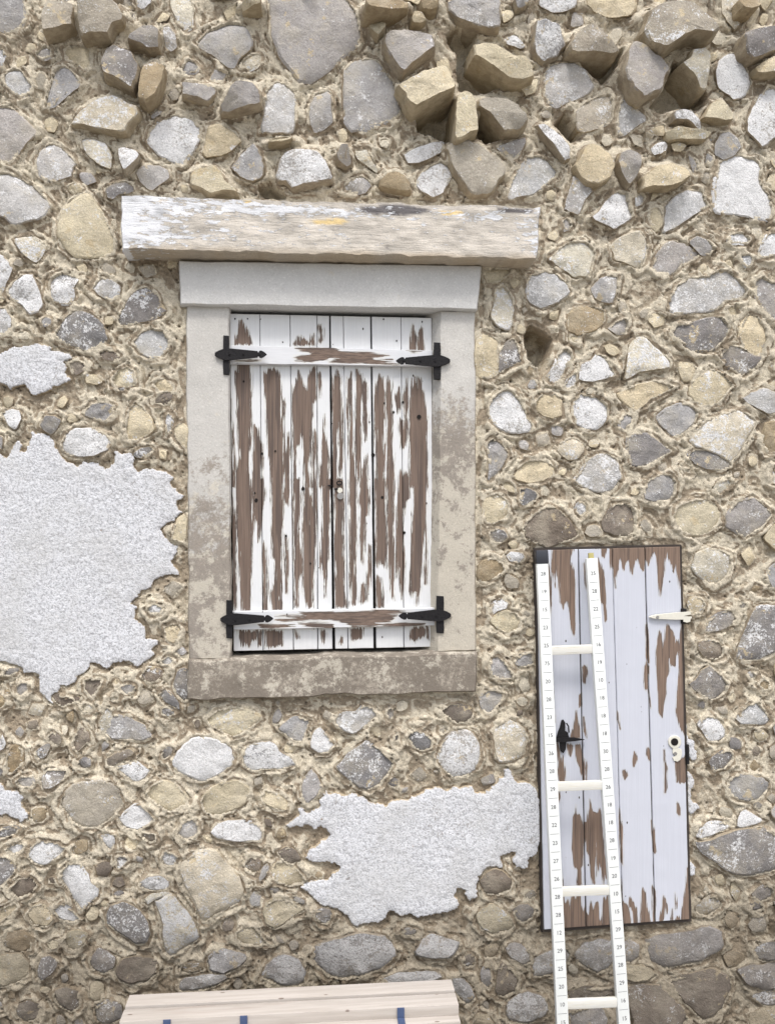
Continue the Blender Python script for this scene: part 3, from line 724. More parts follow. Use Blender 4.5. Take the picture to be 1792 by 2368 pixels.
PLASTER.append(
    pts("82,137 87,135 91,131 94,128 92,123 97,122 101,127 108,123 112,121 110,115 115,111 117,107 120,110 126,110 134,112 139,109 145,112 150,114 155,118", *TK)
    + pts("3,118 10,120 13,122 16,117 24,116 32,116 34,113 42,111 46,107 56,105 62,107 67,107 71,104 76,106 82,105 86,104 89,109 98,110 102,106 108,101 110,97 114,95 113,89 118,88 121,91 121,96 125,101 130,101 137,101 141,105 144,111 146,120 146,148", *TL)
    + pts("145,13 143,20 137,24 134,33 124,33 121,25 124,20 118,20 110,23 110,26 114,30 112,34 108,33 102,32 96,36 92,42 91,48 90,58 84,62 80,56 81,53 74,50 71,56 76,63 74,68 66,72 56,73 46,74 40,77 32,72 24,74 16,70 12,76 6,80", *TX)
    + pts("150,81 144,84 139,81 135,75 129,70 122,67 112,65 108,62 104,56 99,54 95,50 100,45 107,44 113,43 119,43 122,38 128,36 129,32 124,29 118,28 110,29 104,28 99,24 102,18 109,13 116,8 120,5 115,0", *TW)
    + pts("120,146 117,142 112,139 106,141 102,138 96,139 90,139 84,140", *TK))
PLASTER.append(pts("67,138 71,142 71,150 72,158 76,158 80,162 79,168 83,174 81,181 76,183 72,180 68,180", *TR))
PLASTER.append(pts("70,21 74,22 79,29 79,37 75,44 75,52 80,56 85,60 83,65 76,70 71,66", *TS))
PLASTER.append(pts("72,104 74,118 80,128 79,136 73,137", *TS))

# the openings in the wall
WINDOW_Q = [(424, 604), (1110, 612), (1101, 1604), (438, 1618)]
BEAM_Q = [(276, 446), (1250, 476), (1244, 604), (284, 580)]
OPEN_Q = [(529, 700), (1012, 712), (1006, 1512), (536, 1526)]
DOOR_Q = [(1237, 1268), (1574, 1260), (1596, 2132), (1255, 2156)]

# ---------------------------------------------------------------- the wall
wall = empty("house_wall", at(896, 2400, 0.0)[:2] + (0.0,))
tag(wall, "rubble stone house wall of grey and tan stones in flaking tan mortar with plaster remnants", "wall", kind="thing")

STEP = 3.6
GX0, GX1, GY0, GY1 = -470.0, 2260.0, -330.0, 2530.0
gx = np.arange(GX0, GX1, STEP)
gy = np.arange(GY0, GY1, STEP)
PX, PY = np.meshgrid(gx, gy)
rng = np.random.default_rng(11)

def window_of(poly, pad):
    p = np.asarray(poly)
    i0 = max(int((p[:, 0].min() - pad - GX0) / STEP), 0)
    i1 = min(int((p[:, 0].max() + pad - GX0) / STEP) + 2, len(gx))
    j0 = max(int((p[:, 1].min() - pad - GY0) / STEP), 0)
    j1 = min(int((p[:, 1].max() + pad - GY0) / STEP) + 2, len(gy))
    return slice(j0, j1), slice(i0, i1)

def wall_outline(outline, proud):
    """the outline where the stone enters the wall plane"""
    o = np.asarray(outline, float)
    x, y, z = at_np(o[:, 0], o[:, 1], -proud)
    a, b = proj_np(x, np.zeros_like(x), z)
    return np.stack([a, b], 1)

# distance to what is already there, for the collars of mortar and for the small filling stones
near = np.full(PX.shape, 60.0)
collar = np.zeros(PX.shape)
inside_stone = np.zeros(PX.shape, bool)
pit = np.zeros(PX.shape)
groove = np.zeros(PX.shape)
cn = fbm(PX / 34, PY / 34, 3, 5)
cn2 = fbm(PX / 15, PY / 15, 3, 6)
bases = []
for kind, proud, outl in stones:
    base = wall_outline(outl, proud if proud >= 0.04 and kind != 'h' else 0.0)
    bases.append(base)
    sl = window_of(base, 46)
    d = sdf(PX[sl], PY[sl], base)
    near[sl] = np.minimum(near[sl], d)
    if kind == 'h':
        pit[sl] = np.maximum(pit[sl], proud * np.clip(0.5 - d / 7.0, 0, 1))
        continue
    inside_stone[sl] |= d < -5
    # the bedding mortar laps up round each stone in one or two torn lips
    dd = d + 9 * (cn2[sl] - 0.5)
    w = 2 + 26 * cn[sl] ** 1.3
    lip = np.clip((w - dd) / 3.2, 0, 1) * (0.010 + 0.007 * cn2[sl]) + np.clip((w * 1.7 + 9 - dd) / 3.5, 0, 1) * 0.006
    if proud >= 0.04 and base[:, 1].mean() < 1300:
        # proud stones are bedded deep: a fillet of mortar climbs their sides, least on the underside
        cy0 = base[:, 1].mean()
        half = (base[:, 1].max() - base[:, 1].min()) / 2 + 1
        up = np.clip(0.5 - (PY[sl] - cy0) / half * 0.9, 0.12, 1.0)
        lip = np.maximum(lip, proud * 0.62 * up * np.clip(1 - dd / (22 + 22 * cn[sl]), 0, 1) ** 1.2)
    groove[sl] = np.maximum(groove[sl], np.exp(-((d - 1.0) / 4.0) ** 2) * np.clip(cn2[sl] * 2.2 - 0.35, 0, 1))
    collar[sl] = np.maximum(collar[sl], lip * (d > -7))
keep_out = np.full(PX.shape, 60.0)
for q in (WINDOW_Q, BEAM_Q, DOOR_Q):
    sl = window_of(q, 60)
    keep_out[sl] = np.minimum(keep_out[sl], sdf(PX[sl], PY[sl], q))
plast = np.full(PX.shape, 60.0)
for q in PLASTER:
    sl = window_of(q, 60)
    plast[sl] = np.minimum(plast[sl], sdf(PX[sl], PY[sl], q))
near = np.minimum(near, np.minimum(keep_out, plast))

# small stones bedded between the large ones, and the run of the wall on either side
fill = []
tries = 0
while tries < 7000 and len(fill) < 800:
    tries += 1
    x, y = random.uniform(GX0 + 30, GX1 - 30), random.uniform(GY0 + 30, GY1 - 30)
    out = x < -12 or x > 1804 or y < -8 or y > 2376
    j, i = int((y - GY0) / STEP), int((x - GX0) / STEP)
    room = near[j, i] - (5.0 if not out else 7.0)
    if out:
        r = min(room * 1.15, random.choice((24, 34, 44, 56)))
        if r < 18:
            continue
    else:
        r = min(room * 1.12, random.choice((12, 16, 22, 28, 34)))
        if r < (13 if random.random() > 0.06 else 6):
            continue
    a0, el = random.uniform(0, math.pi), random.uniform(0.6, 0.95)
    n = random.randint(4, 6)
    o = []
    for t in range(n):
        th = 2 * math.pi * t / n + random.uniform(-0.25, 0.25)
        rr = r * random.uniform(0.82, 1.18)
        ex, ey = rr * math.cos(th), rr * math.sin(th) * el
        o.append((x + ex * math.cos(a0) - ey * math.sin(a0), y + ex * math.sin(a0) + ey * math.cos(a0)))
    kd = random.choice('yyycymyymg' if y < 1500 else 'gdDymbycmly')
    proud = random.uniform(0.006, 0.013) if not out else random.choice((0.02, 0.02, 0.03, 0.05 if y < 500 else 0.025))
    fill.append((kd, proud, o))
    sl = window_of(o, 46)
    d = sdf(PX[sl], PY[sl], np.asarray(o))
    near[sl] = np.minimum(near[sl], d)
    inside_stone[sl] |= d < -5
    collar[sl] = np.maximum(collar[sl], (0.003 + 0.006 * cn[sl]) * np.exp(-np.clip(d - 1, 0, None) / (5 + 8 * cn[sl])) * (d > -6))

# mortar relief: low swells, flaked plates, smear ridges and pits
wx = PX + 34 * (fbm(PX / 55, PY / 55, 3, 21) - 0.5) * 2
wy = PY + 34 * (fbm(PX / 55, PY / 55, 3, 31) - 0.5) * 2
low = fbm(PX / 190, PY / 190, 3, 1) - 0.5
pl = fbm(wx / 46, wy / 46, 3, 41) * 9 + np.clip(near, 0, 30) * 0.035
fr = pl - np.floor(pl)
plates = (np.floor(pl) + np.clip(fr * 5.0 - 4.0, 0, 1)) / 9.0
plates -= fbm(wx / 46, wy / 46, 3, 41) * 0.55
pl2 = fbm(wx / 17 + 9, wy / 17, 2, 51) * 6
fr2 = pl2 - np.floor(pl2)
plates2 = (np.floor(pl2) + np.clip(fr2 * 4 - 3, 0, 1)) / 6.0
fine = fbm(PX / 9, PY / 9, 2, 61) - 0.5
ridge = 1 - np.abs(fbm(wx / 30 + 3, wy / 30, 3, 71) - 0.5) * 2
H = 0.014 * low + 0.010 * plates + 0.004 * plates2 + 0.002 * fine
H -= H.mean()
H = np.clip(H, -0.010, 0.010)
# trowelled creases that run round the stones in broken double lines
dw = near + 13 * (fbm(PX / 38, PY / 38, 2, 301) - 0.5) + 7 * (fbm(PX / 13, PY / 13, 2, 302) - 0.5)
crease = np.zeros(PX.shape)
for lev, wid, thr, sd_ in ((3.5, 3.2, 0.28, 311), (11.0, 3.0, 0.45, 312), (20.0, 3.2, 0.50, 313), (31.0, 3.6, 0.47, 314)):
    on = np.clip((fbm(PX / 30, PY / 30, 2, sd_) - thr) * 7, 0, 1)
    crease = np.maximum(crease, np.exp(-((dw - lev) / wid) ** 2) * on)
H += collar - 0.004 - 0.004 * groove - 0.006 * crease + rng.normal(0, 0.0015, PX.shape)
tone = 0.15 - 0.35 * groove - 0.75 * crease + np.clip(collar / 0.014, 0, 1) * 0.45 + 0.45 * fbm(wx / 30, wy / 30, 3, 44) + 0.25 * (plates2 - plates2.mean())  # browner along the grooves and creases, lighter on the collars
pk = rng.random(PX.shape)
pm = fbm(PX / 60, PY / 60, 2, 81)
H -= np.where(pk < 0.012 * pm * 2, rng.uniform(0.008, 0.022, PX.shape), 0)
H = np.where(inside_stone, np.minimum(H, -0.012), H)
H = np.where(plast < 1, np.minimum(H, -0.006), np.where(plast < 8, np.minimum(H, 0.003), H))
H -= pit
# under the beam and round the dressed surround the mortar runs up to the edge
H = np.where(keep_out < 3, np.minimum(H, 0.004), H)
door_d = np.full(PX.shape, 60.0)
sl = window_of(DOOR_Q, 30)
door_d[sl] = sdf(PX[sl], PY[sl], DOOR_Q)
H = np.where(door_d < 10, np.minimum(H, 0.002), H)
H = np.where(door_d < -6.0, -0.075, H)
open_d = np.full(PX.shape, 60.0)
sl = window_of(OPEN_Q, 30)
open_d[sl] = sdf(PX[sl], PY[sl], OPEN_Q)
H = np.where(open_d < 14, -0.22, H)

X, Y, Z = at_np(PX.ravel(), PY.ravel(), 0.0)
V = np.stack([X, Y - H.ravel(), Z], 1)
ny_, nx_ = PX.shape
idx = np.arange(nx_ * ny_).reshape(ny_, nx_)
q = np.stack([idx[:-1, :-1], idx[1:, :-1], idx[1:, 1:], idx[:-1, 1:]], -1).reshape(-1, 4)
me = bpy.data.meshes.new("mortar")
me.vertices.add(len(V))
me.vertices.foreach_set("co", V.astype(np.float32).ravel())
me.loops.add(q.size)
me.loops.foreach_set("vertex_index", q.astype(np.int32).ravel())
me.polygons.add(len(q))
me.polygons.foreach_set("loop_start", np.arange(0, q.size, 4, dtype=np.int32))
me.polygons.foreach_set("loop_total", np.full(len(q), 4, dtype=np.int32))
me.update(calc_edges=True)
me.shade_smooth()
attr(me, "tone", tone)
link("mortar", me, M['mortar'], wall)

def resample(o, spacing, nmin, nmax):
    o = np.asarray(o, float)
    seg = np.linalg.norm(np.roll(o, -1, 0) - o, axis=1)
    L = seg.sum()
    n = int(np.clip(L / spacing, nmin, nmax))
    cum = np.concatenate([[0], np.cumsum(seg)])
    t = np.linspace(0, L, n, endpoint=False)
    oc = np.vstack([o, o[:1]])
    return np.stack([np.interp(t, cum, oc[:, 0]), np.interp(t, cum, oc[:, 1])], 1)

def chaikin(o, w=0.25):
    o = np.asarray(o, float)
    nx = np.roll(o, -1, 0)
    return np.stack([o * (1 - w) + nx * w, o * w + nx * (1 - w)], 1).reshape(-1, 2)

def stone_vf(kind, proud, outl, small=False):
    """One stone: outline where its face meets the light, sides running back into the wall."""
    block = proud >= 0.04
    o = np.asarray(outl, float)
    o = chaikin(o, 0.07 if block else 0.10)
    per = np.linalg.norm(np.roll(o, -1, 0) - o, axis=1).sum()
    o = resample(o, 7.0, 10 if small else 16, 14 if small else 44)
    c = o.mean(0)
    size = math.sqrt(max(per, 1)) * 2
    sd = random.randint(0, 9999)
    ang = np.linspace(0, 2 * math.pi, len(o), endpoint=False)
    jit = 1 + 0.09 * (fbm(np.cos(ang) * 2.8 + sd, np.sin(ang) * 2.8, 3, sd, 0.65) - 0.5) * 2
    o = c + (o - c) * jit[:, None]
    tx, ty = random.uniform(-1, 1), random.uniform(-1, 1)
    R = per / 6.283
    facets = [(random.uniform(0, 2.1) + 2.09 * t_, random.uniform(0.25, 0.7) * (0.012 + proud * 0.25), random.uniform(0.0, 0.55)) for t_ in range(3)]
    tilt = min(proud * 0.28, 0.012 + proud * 0.08)
    if block:
        prof = [(1.17, None), (1.07, proud * 0.35), (1.04, proud * 0.68), (1.005, proud * 0.92), (0.955, proud), (0.72, proud), (0.40, proud)]
    else:
        prof = [(1.10, None), (1.05, -0.003), (1.0, proud * 0.72), (0.93, proud * 0.97), (0.62, proud), (0.32, proud * 1.03)]
    if small:
        prof = [prof[0], prof[1]] + prof[-3:-1]
    rings = []
    for k, (f, yy) in enumerate(prof):
        p = c + (o - c) * f
        if block and 0 < k < 4:
            p = c + (p - c) * (1 + 0.09 * (fbm(np.cos(ang) * 2.6 + sd + k * 0.35, np.sin(ang) * 2.6, 2, sd + 3) - 0.5))[:, None]
        # faces are not flat: broken facets plus a lean
        dx, dy = (p[:, 0] - c[0]) / (R + 1), (p[:, 1] - c[1]) / (R + 1)
        if yy is None:
            x, y, z = at_np(p[:, 0], p[:, 1], -proud if block else 0.0)
            y = np.full_like(x, 0.07 + (0.10 if block else 0.0))
        else:
            lean = tilt * (tx * dx + ty * dy) - np.max([s_ * np.clip(dx * math.cos(a_) + dy * math.sin(a_) - o_, 0, None) for a_, s_, o_ in facets], axis=0)
            fac = 0.006 * (fbm(p[:, 0] / 30 + sd, p[:, 1] / 30, 3, sd) - 0.5) * 2 + 0.004 * (np.abs(fbm(p[:, 0] / 55 + 3, p[:, 1] / 55 + sd, 2, 3) - 0.5) * 4 - 0.7)
            if not block and k == 1:
                fac = fac * 0.3
                lean = 0
            x, y, z = at_np(p[:, 0], p[:, 1], -(proud if block else yy))
            y = -(yy + lean + fac * (1 if not small else 0.6))
        rings.append(np.stack([x, y, z], 1))
    n = len(o)
    cx, cy, cz = at(c[0], c[1], -proud)
    vs = np.vstack(rings + [np.array([[cx, -(prof[-1][1] + 0.003 * random.uniform(-1, 1)), cz]])])
    fs = []
    for k in range(len(rings) - 1):
        for i in range(n):
            j = (i + 1) % n
            fs.append((k * n + i, (k + 1) * n + i, (k + 1) * n + j, k * n + j))
    last = (len(rings) - 1) * n
    for i in range(n):
        fs.append((last + i, len(vs) - 1, last + (i + 1) % n))
    return vs, fs

def area(o):
    o = np.asarray(o)
    return 0.5 * abs(np.dot(o[:, 0], np.roll(o[:, 1], -1)) - np.dot(o[:, 1], np.roll(o[:, 0], -1)))

solid = [s for s in stones if s[0] != 'h']
solid.sort(key=lambda s: -area(s[2]))
for kind, proud, outl in solid[:300]:
    vs, fs = stone_vf(kind, proud, outl)
    me = mesh("stone", vs, fs, True, 30 if proud >= 0.04 else 34)
    o = link("stone", me, M['stone'], wall)
    cb, wash = KINDS[kind]
    v = random.uniform(0.86, 1.14)
    t = random.uniform(-0.03, 0.03)
    o.color = (cb[0] * v * (1 + t), cb[1] * v, cb[2] * v * (1 - t), max(0.0, wash + random.uniform(-0.12, 0.12)))
sv, sf, sc_ = [], [], []
for kind, proud, outl in solid[300:] + fill:
    vs, fs = stone_vf(kind, proud, outl, area(outl) < 1500)
    o0 = sum(len(a) for a in sv)
    sv.append(vs)
    sf += [tuple(i + o0 for i in f) for f in fs]
    cb = np.array(KINDS[kind][0]) * random.uniform(0.85, 1.15)
    sc_.append(np.repeat(cb[None], len(vs), 0))
me = bpy.data.meshes.new("small_stones")
me.from_pydata(np.vstack(sv).tolist(), [], sf)
me.shade_smooth()
me.set_sharp_from_angle(angle=math.radians(38))
attr_col(me, "Col", np.vstack(sc_))
o = link("small_stones", me, M['stones'], wall)
o["kind"] = "stuff"

# plaster that still clings to the wall: a skin that thins and crumbles towards its broken edge
PS = 2.9
for k, q in enumerate(PLASTER):
    qa = np.asarray(q)
    lo, hi = qa.min(0) - 14, qa.max(0) + 14
    ax_, ay_ = np.arange(lo[0], hi[0], PS), np.arange(lo[1], hi[1], PS)
    QX, QY = np.meshgrid(ax_, ay_)
    fld = sdf(QX, QY, qa) + 8 * (fbm(QX / 12, QY / 12, 3, 200 + k, 0.6) - 0.5) + 4 * (fbm(QX / 5.5, QY / 5.5, 2, 230 + k) - 0.5)
    gy_, gx_ = np.gradient(fld, PS)
    gl_ = np.hypot(gx_, gy_) + 1e-6
    ins = fld < 0
    nb = ins.copy()
    nb[1:, :] |= ins[:-1, :]
    nb[:-1, :] |= ins[1:, :]
    nb2 = nb.copy()
    nb2[:, 1:] |= nb[:, :-1]
    nb2[:, :-1] |= nb[:, 1:]
    mv = np.where(nb2 & ~ins, np.clip(fld / gl_, 0, PS * 0.9), 0)
    QX2, QY2 = QX - gx_ / gl_ * mv, QY - gy_ / gl_ * mv
    t = np.clip(-fld / 16.0, 0, 1)
    t = t * t * (3 - 2 * t)
    hgt = 0.006 + 0.003 * t + 0.004 * (fbm(QX / 90, QY / 90, 3, 240) - 0.5) + 0.0028 * (fbm(QX / 8, QY / 8, 2, 241) - 0.5)
    hgt = np.where(ins, hgt, -0.012)
    x, y, z = at_np(QX2, QY2, -0.010)
    cell = ins[:-1, :-1] | ins[1:, :-1] | ins[1:, 1:] | ins[:-1, 1:]
    idx = np.arange(QX.size).reshape(QX.shape)
    qf = np.stack([idx[:-1, :-1], idx[1:, :-1], idx[1:, 1:], idx[:-1, 1:]], -1)[cell]
    used = np.unique(qf)
    remap = np.full(QX.size, -1)
    remap[used] = np.arange(len(used))
    vs = np.stack([x.ravel(), -hgt.ravel(), z.ravel()], 1)[used]
    me = bpy.data.meshes.new("plaster_patch")
    me.from_pydata(vs.tolist(), [], remap[qf].tolist())
    me.shade_smooth()
    attr(me, "thin", np.where(ins, np.clip(-fld / 10.0, 0, 1) * 0.9 + 0.18, 0).ravel()[used])
    link("plaster_patch", me, M['plaster'], wall)

# ---------------------------------------------------------------- dressed pieces, boards
def slab(name, quad, Yf, thick, nu, nv, mat, parent, edge=2.0, drop=0.004, rough=0.0, wob=0.0, seed=0, fields=None, scale=30.0, splay=0.0):
    """Board or block: a gridded front on the plane y = Yf, rounded arrises, sides running back by 'thick'.
    quad: measured corners TL TR BR BL (photo px)."""
    (ax, ay), (bx, by), (cx_, cy_), (dx_, dy_) = quad
    W = math.hypot(bx - ax, by - ay)
    Hh = math.hypot(dx_ - ax, dy_ - ay)
    eu, ev = edge / W, edge / Hh
    us = np.concatenate([[0, eu], np.linspace(0, 1, nu + 1)[1:-1], [1 - eu, 1]])
    vs_ = np.concatenate([[0, ev], np.linspace(0, 1, nv + 1)[1:-1], [1 - ev, 1]])
    U, Vv = np.meshgrid(us, vs_)
    px = (ax * (1 - U) + bx * U) * (1 - Vv) + (dx_ * (1 - U) + cx_ * U) * Vv
    py = (ay * (1 - U) + by * U) * (1 - Vv) + (dy_ * (1 - U) + cy_ * U) * Vv
    if wob:
        ex = (np.minimum(U, 1 - U) < eu * 2.1)
        ey = (np.minimum(Vv, 1 - Vv) < ev * 2.1)
        px = px + np.where(ex, wob * 2 * (fbm(py / scale, px / 400 + seed, 3, seed) - 0.5), 0)
        py = py + np.where(ey, wob * 2 * (fbm(px / scale, py / 400 + seed, 3, seed + 5) - 0.5), 0)
    ring = (U == 0) | (U == 1) | (Vv == 0) | (Vv == 1)
    X, Y, Z = at_np(px, py, Yf)
    Y = Y + np.where(ring, drop, 0)
    if rough:
        Y = Y - rough * 2 * (fbm(px / scale + seed, py / scale, 4, seed + 9) - 0.5)
    r, c = px.shape
    front = np.stack([X, Y, Z], -1).reshape(-1, 3)
    idx = np.arange(r * c).reshape(r, c)
    faces = [tuple(f) for f in np.stack([idx[:-1, :-1], idx[1:, :-1], idx[1:, 1:], idx[:-1, 1:]], -1).reshape(-1, 4)]
    loop = list(idx[0, :]) + list(idx[1:, -1]) + list(idx[-1, :-1][::-1]) + list(idx[1:-1, 0][::-1])
    back = front[loop].copy()
    if splay:
        bpx = px.ravel()[loop] - np.where(U.ravel()[loop] < 0.5, splay, 0)
        back[:, 0], back[:, 1], back[:, 2] = at_np(bpx, py.ravel()[loop], Yf)
    back[:, 1] = Yf + thick
    n0, m = r * c, len(loop)
    for i in range(m):
        j = (i + 1) % m
        faces.append((loop[i], loop[j], n0 + j, n0 + i))
    faces.append(tuple(range(n0, n0 + m))[::-1])
    me = mesh(name, np.vstack([front, back]), faces, True, 50)
    allpx = np.concatenate([px.ravel(), px.ravel()[loop]])
    allpy = np.concatenate([py.ravel(), py.ravel()[loop]])
    for an, fn in (fields or {}).items():
        val = fn(allpx, allpy)
        if val.ndim == 2:
            attr_col(me, an, val)
        else:
            attr(me, an, val)
    return link(name, me, mat, parent)

def flat_shape(name, outline, Yf, thick, mat, parent, bevel=0.0):
    """A cut-out plate (outline in photo px) with real thickness."""
    o = [at(a, b, Yf) for a, b in outline]
    cx_ = sum(p[0] for p in o) / len(o)
    cz_ = sum(p[2] for p in o) / len(o)
    f = [((p[0] - cx_) * (1 - bevel) + cx_, p[1], (p[2] - cz_) * (1 - bevel) + cz_) for p in o]
    m_ = [(p[0], p[1] + thick * 0.3, p[2]) for p in o]
    b = [(p[0], p[1] + thick, p[2]) for p in o]
    n = len(o)
    tri = geometry.tessellate_polygon([[Vector((p[0], p[2], 0)) for p in f]])
    vs = f + m_ + b
    fs = [tuple(t) for t in tri]
    for i in range(n):
        j = (i + 1) % n
        fs += [(i, j, n + j, n + i), (n + i, n + j, 2 * n + j, 2 * n + i)]
    return link(name, mesh(name, vs, fs, False), mat, parent)

def bare_field(polys):
    def fn(px, py):
        d = np.full(px.shape, 14.0)
        for p in polys:
            a = np.asarray(p)
            lo, hi = a.min(0) - 14, a.max(0) + 14
            s = (px > lo[0]) & (px < hi[0]) & (py > lo[1]) & (py < hi[1])
            if s.any():
                d[s] = np.minimum(d[s], sdf(px[s], py[s], a))
        return np.clip(d, -14, 14)
    return fn

def many(txt, ox, oy, sc, step):
    return [pts(t.strip(), ox, oy, sc, step) for t in txt.replace('\n', '|').split('|') if t.strip()]

# ---------------------------------------------------------------- window
win = empty("window", at(770, 1560, -0.03))
tag(win, "small window with dressed stone surround and closed weathered white plank shutters", "window", kind="thing")

def stain_low(px, py):
    return np.clip((py - 1000) / 420, 0, 1) * 1.0 + np.clip((px - 900) / 120, 0, 1) * np.clip((py - 880) / 200, 0, 0.8)

slab("lintel", [(415, 602), (1114, 613), (1104, 716), (417, 704)], -0.036, 0.30, 40, 8, M['lintel'], win, 3, 0.006, 0.003, 2.0, 3, {"stain": lambda a, b: a * 0}, 40)
slab("jamb", [(430, 706), (530, 707), (535, 1522), (437, 1526)], -0.012, 0.26, 8, 50, M['jamb'], win, 3, 0.006, 0.003, 3.0, 5, {"stain": stain_low}, 40)
slab("jamb", [(1018, 719), (1100, 718.5), (1101, 1505), (1009, 1508)], -0.012, 0.075, 8, 50, M['jamb'], win, 3, 0.006, 0.003, 3.0, 8, {"stain": stain_low}, 40, 26)
slab("sill", [(434, 1527), (1103, 1509), (1103, 1600), (432, 1620)], -0.040, 0.30, 44, 8, M['sill'], win, 4, 0.010, 0.006, 4.5, 12, {"stain": lambda a, b: a * 0 + 0.55}, 40)

YS = 0.022        # face of the shutter boards
shut_q = [(530, 724), (999, 735), (1003, 1497), (538, 1508)]
shutter = slab("shutter", shut_q, YS + 0.026, 0.020, 2, 2, M['dark'], win, 2, 0.001)
ta, tb = (520, 720, 5.528, 10), (760, 720, 5.528, 10)
tc, td = (520, 1110, 3.068, 1), (760, 1110, 3.068, 1)
BARE = many("""13,42 16,30 18,20 20,11 23,14 24,19 27,21 29,27 30,38 32,33 35,42|86,43 92,37 94,33 96,40 97,31 98,42 100,35 103,36 106,37 108,40 109,33 110,28 111,31 112,36 113,28 114,43
120,20 122,17 125,24 125,37 122,40 121,37 123,30 121,24|17,64 32,64 34,85 34,100 33,120 33,140 33,165 31,185 31,200 33,225 14,225 16,205 20,185 18,170 16,150 15,130 17,120 14,95 14,77 17,78
8,112 9,140 11,170 13,200 14,225 8,225 8,205 10,200 9,160 8,130|37,146 42,150 44,164 47,170 48,185 49,187 47,205 47,225 35,225 37,200 36,185 37,165|50,78 53,80 56,75 62,73 66,75 69,82 71,95 72,110 73,130 74,150 75,170 76,185 75,200 74,225 60,225 59,200 57,185 55,160 53,130 52,110 51,95 50,84
87,93 89,99 91,86 92,95 94,88 95,77 97,84 99,97 102,99 104,96 105,101 106,88 110,78 114,72 116,72 117,95 117,112 112,118 112,135 111,155 109,180 107,195 110,225 104,225 102,205 102,180 100,165 98,155 94,170 92,175 92,200 90,225 88,200 88,160 87,130
74,111 76,118 75,140 76,165 78,185 82,155 83,170 82,200 82,225 78,210 76,200 75,180|120,78 122,80 122,95 121,110 120,100|127,131 128,145 126,152 129,165 131,172 133,190 132,225 122,225 121,200 123,190 125,170 125,150|114,150 117,160 116,225 112,225 112,180""", *ta)
BARE += many("""104,52 105,28 107,15 109,19 111,26 112,33 114,30 113,27 117,21 119,19 121,22 122,35 122,52 114,52 114,34 112,52|7,85 9,76 11,76 12,84 15,84 15,100 17,130 17,150 18,175 19,193 16,193 15,210 14,200 14,170 13,150 12,142 10,165 10,190 11,225 5,225 6,150 5,100
25,86 28,86 30,78 30,95 29,105 29,140 30,160 29,175 33,200 36,225 26,225 27,190 26,160 25,120|36,75 38,76 40,82 42,80 43,100 42,110 41,130 41,160 41,180 40,200 38,225 36,200 34,170 34,140 35,110 36,95|44,93 46,85 48,92 49,100 49,112 47,120 50,130 49,150 48,165 46,165 45,140 46,130 44,115
48,183 49,185 49,225 41,225 42,202 44,200|58,110 60,93 62,87 63,90 65,81 66,86 69,85 70,95 71,102 72,100 72,118 71,137 70,140 69,160 71,185 70,225 62,225 61,185 60,150 58,125|74,98 77,83 80,93 80,110 81,140 81,180 83,200 84,225 75,225 76,190 75,165 74,140
85,110 90,98 92,108 92,122 88,132 86,120|90,138 95,140 96,152 98,142 97,122 96,108 100,86 102,108 102,120 101,150 100,160 98,171 94,175 92,160 90,148|105,100 106,86 108,97 111,84 113,92 114,100 115,90 117,86 119,92 122,110 124,128 126,135 126,155 124,165 126,190 126,225 104,225 104,190 103,155 104,130""", *tb)
BARE += many("""80,-8 185,-8 190,60 180,120 185,200 190,400 188,550 185,700 175,800 180,925 120,925 115,800 105,600 95,450 80,350 85,200|40,-8 50,100 75,300 75,600 85,900 70,920 60,600 50,370 45,350|195,-8 270,-8 290,100 270,200 255,360 240,440 235,310 215,260 205,330 190,410 195,300 195,120
335,-8 410,-8 415,150 410,300 410,450 405,560 395,600 400,760 395,850 410,870 410,925 335,925 330,800 350,770 360,700 365,560 340,555 335,400 330,100|275,440 290,520 300,620 298,925 270,925 272,700 270,560|430,-50 450,-30 460,-8 455,180 430,170 420,100|425,380 440,420 450,600 440,800 430,700
490,-8 530,-8 525,60 540,100 530,250 520,350 530,450 550,560 550,640 530,700 530,800 525,900 500,900 495,700 490,400|560,100 575,-8 600,100 620,200 610,320 640,-8 655,150 645,400 640,600 625,700 620,900 590,905 570,830 555,700 560,500 555,300|690,-8 760,-8 745,200 735,400 735,500 725,650 715,830 705,830 710,700 690,600 680,620 675,560 695,300 700,150
100,1070 225,1070 228,1130 195,1140 170,1190 150,1160 128,1180 110,1130|240,1070 265,1070 255,1170 240,1175|290,1070 415,1070 405,1175 300,1185|500,1065 525,1120 500,1130|690,1065 715,1080 705,1150 690,1110""", *tc)
BARE += many("""45,-8 100,-8 105,300 105,600 110,790 130,870 125,900 50,905 45,700 60,650 40,500 45,300|150,-8 200,-8 195,300 190,600 190,880 165,890 155,700 150,400|240,-8 270,-8 285,150 280,250 260,260 255,400 245,590 235,560 225,350 230,200 215,150 235,60|290,465 300,470 300,650 280,860 275,700 280,620
235,740 255,735 265,850 240,880 222,870|330,-8 400,-8 405,200 405,440 415,500 400,620 390,600 370,600 360,550 345,620 335,600 335,300|345,680 370,700 385,830 385,900 340,905 335,780|415,-8 465,-8 465,100 455,300 470,500 465,700 470,860 455,830 435,650 425,600 415,300
605,-8 690,-8 690,200 680,420 660,600 650,760 625,900 620,800 600,800 590,830 575,780 580,650 590,400 600,200|500,-8 515,-70 530,-20 545,-60 570,-8 575,120 545,150 530,210 525,300 535,500 540,620 520,850 505,700 500,620 485,690 480,500 485,280|690,300 700,500 690,740 680,730 685,500
155,1055 250,1055 235,1120 160,1140|70,1160 95,1118 100,1120 95,1155|580,1050 695,1045 690,1105 640,1120 610,1145 570,1115|705,1050 715,1130 702,1120""", *td)
BAT = many("90,47 137,46 150,52 120,54 100,51|86,58 120,56 140,57 125,62 112,65 90,63 98,61|14,63 30,62 47,64 30,64", *ta)
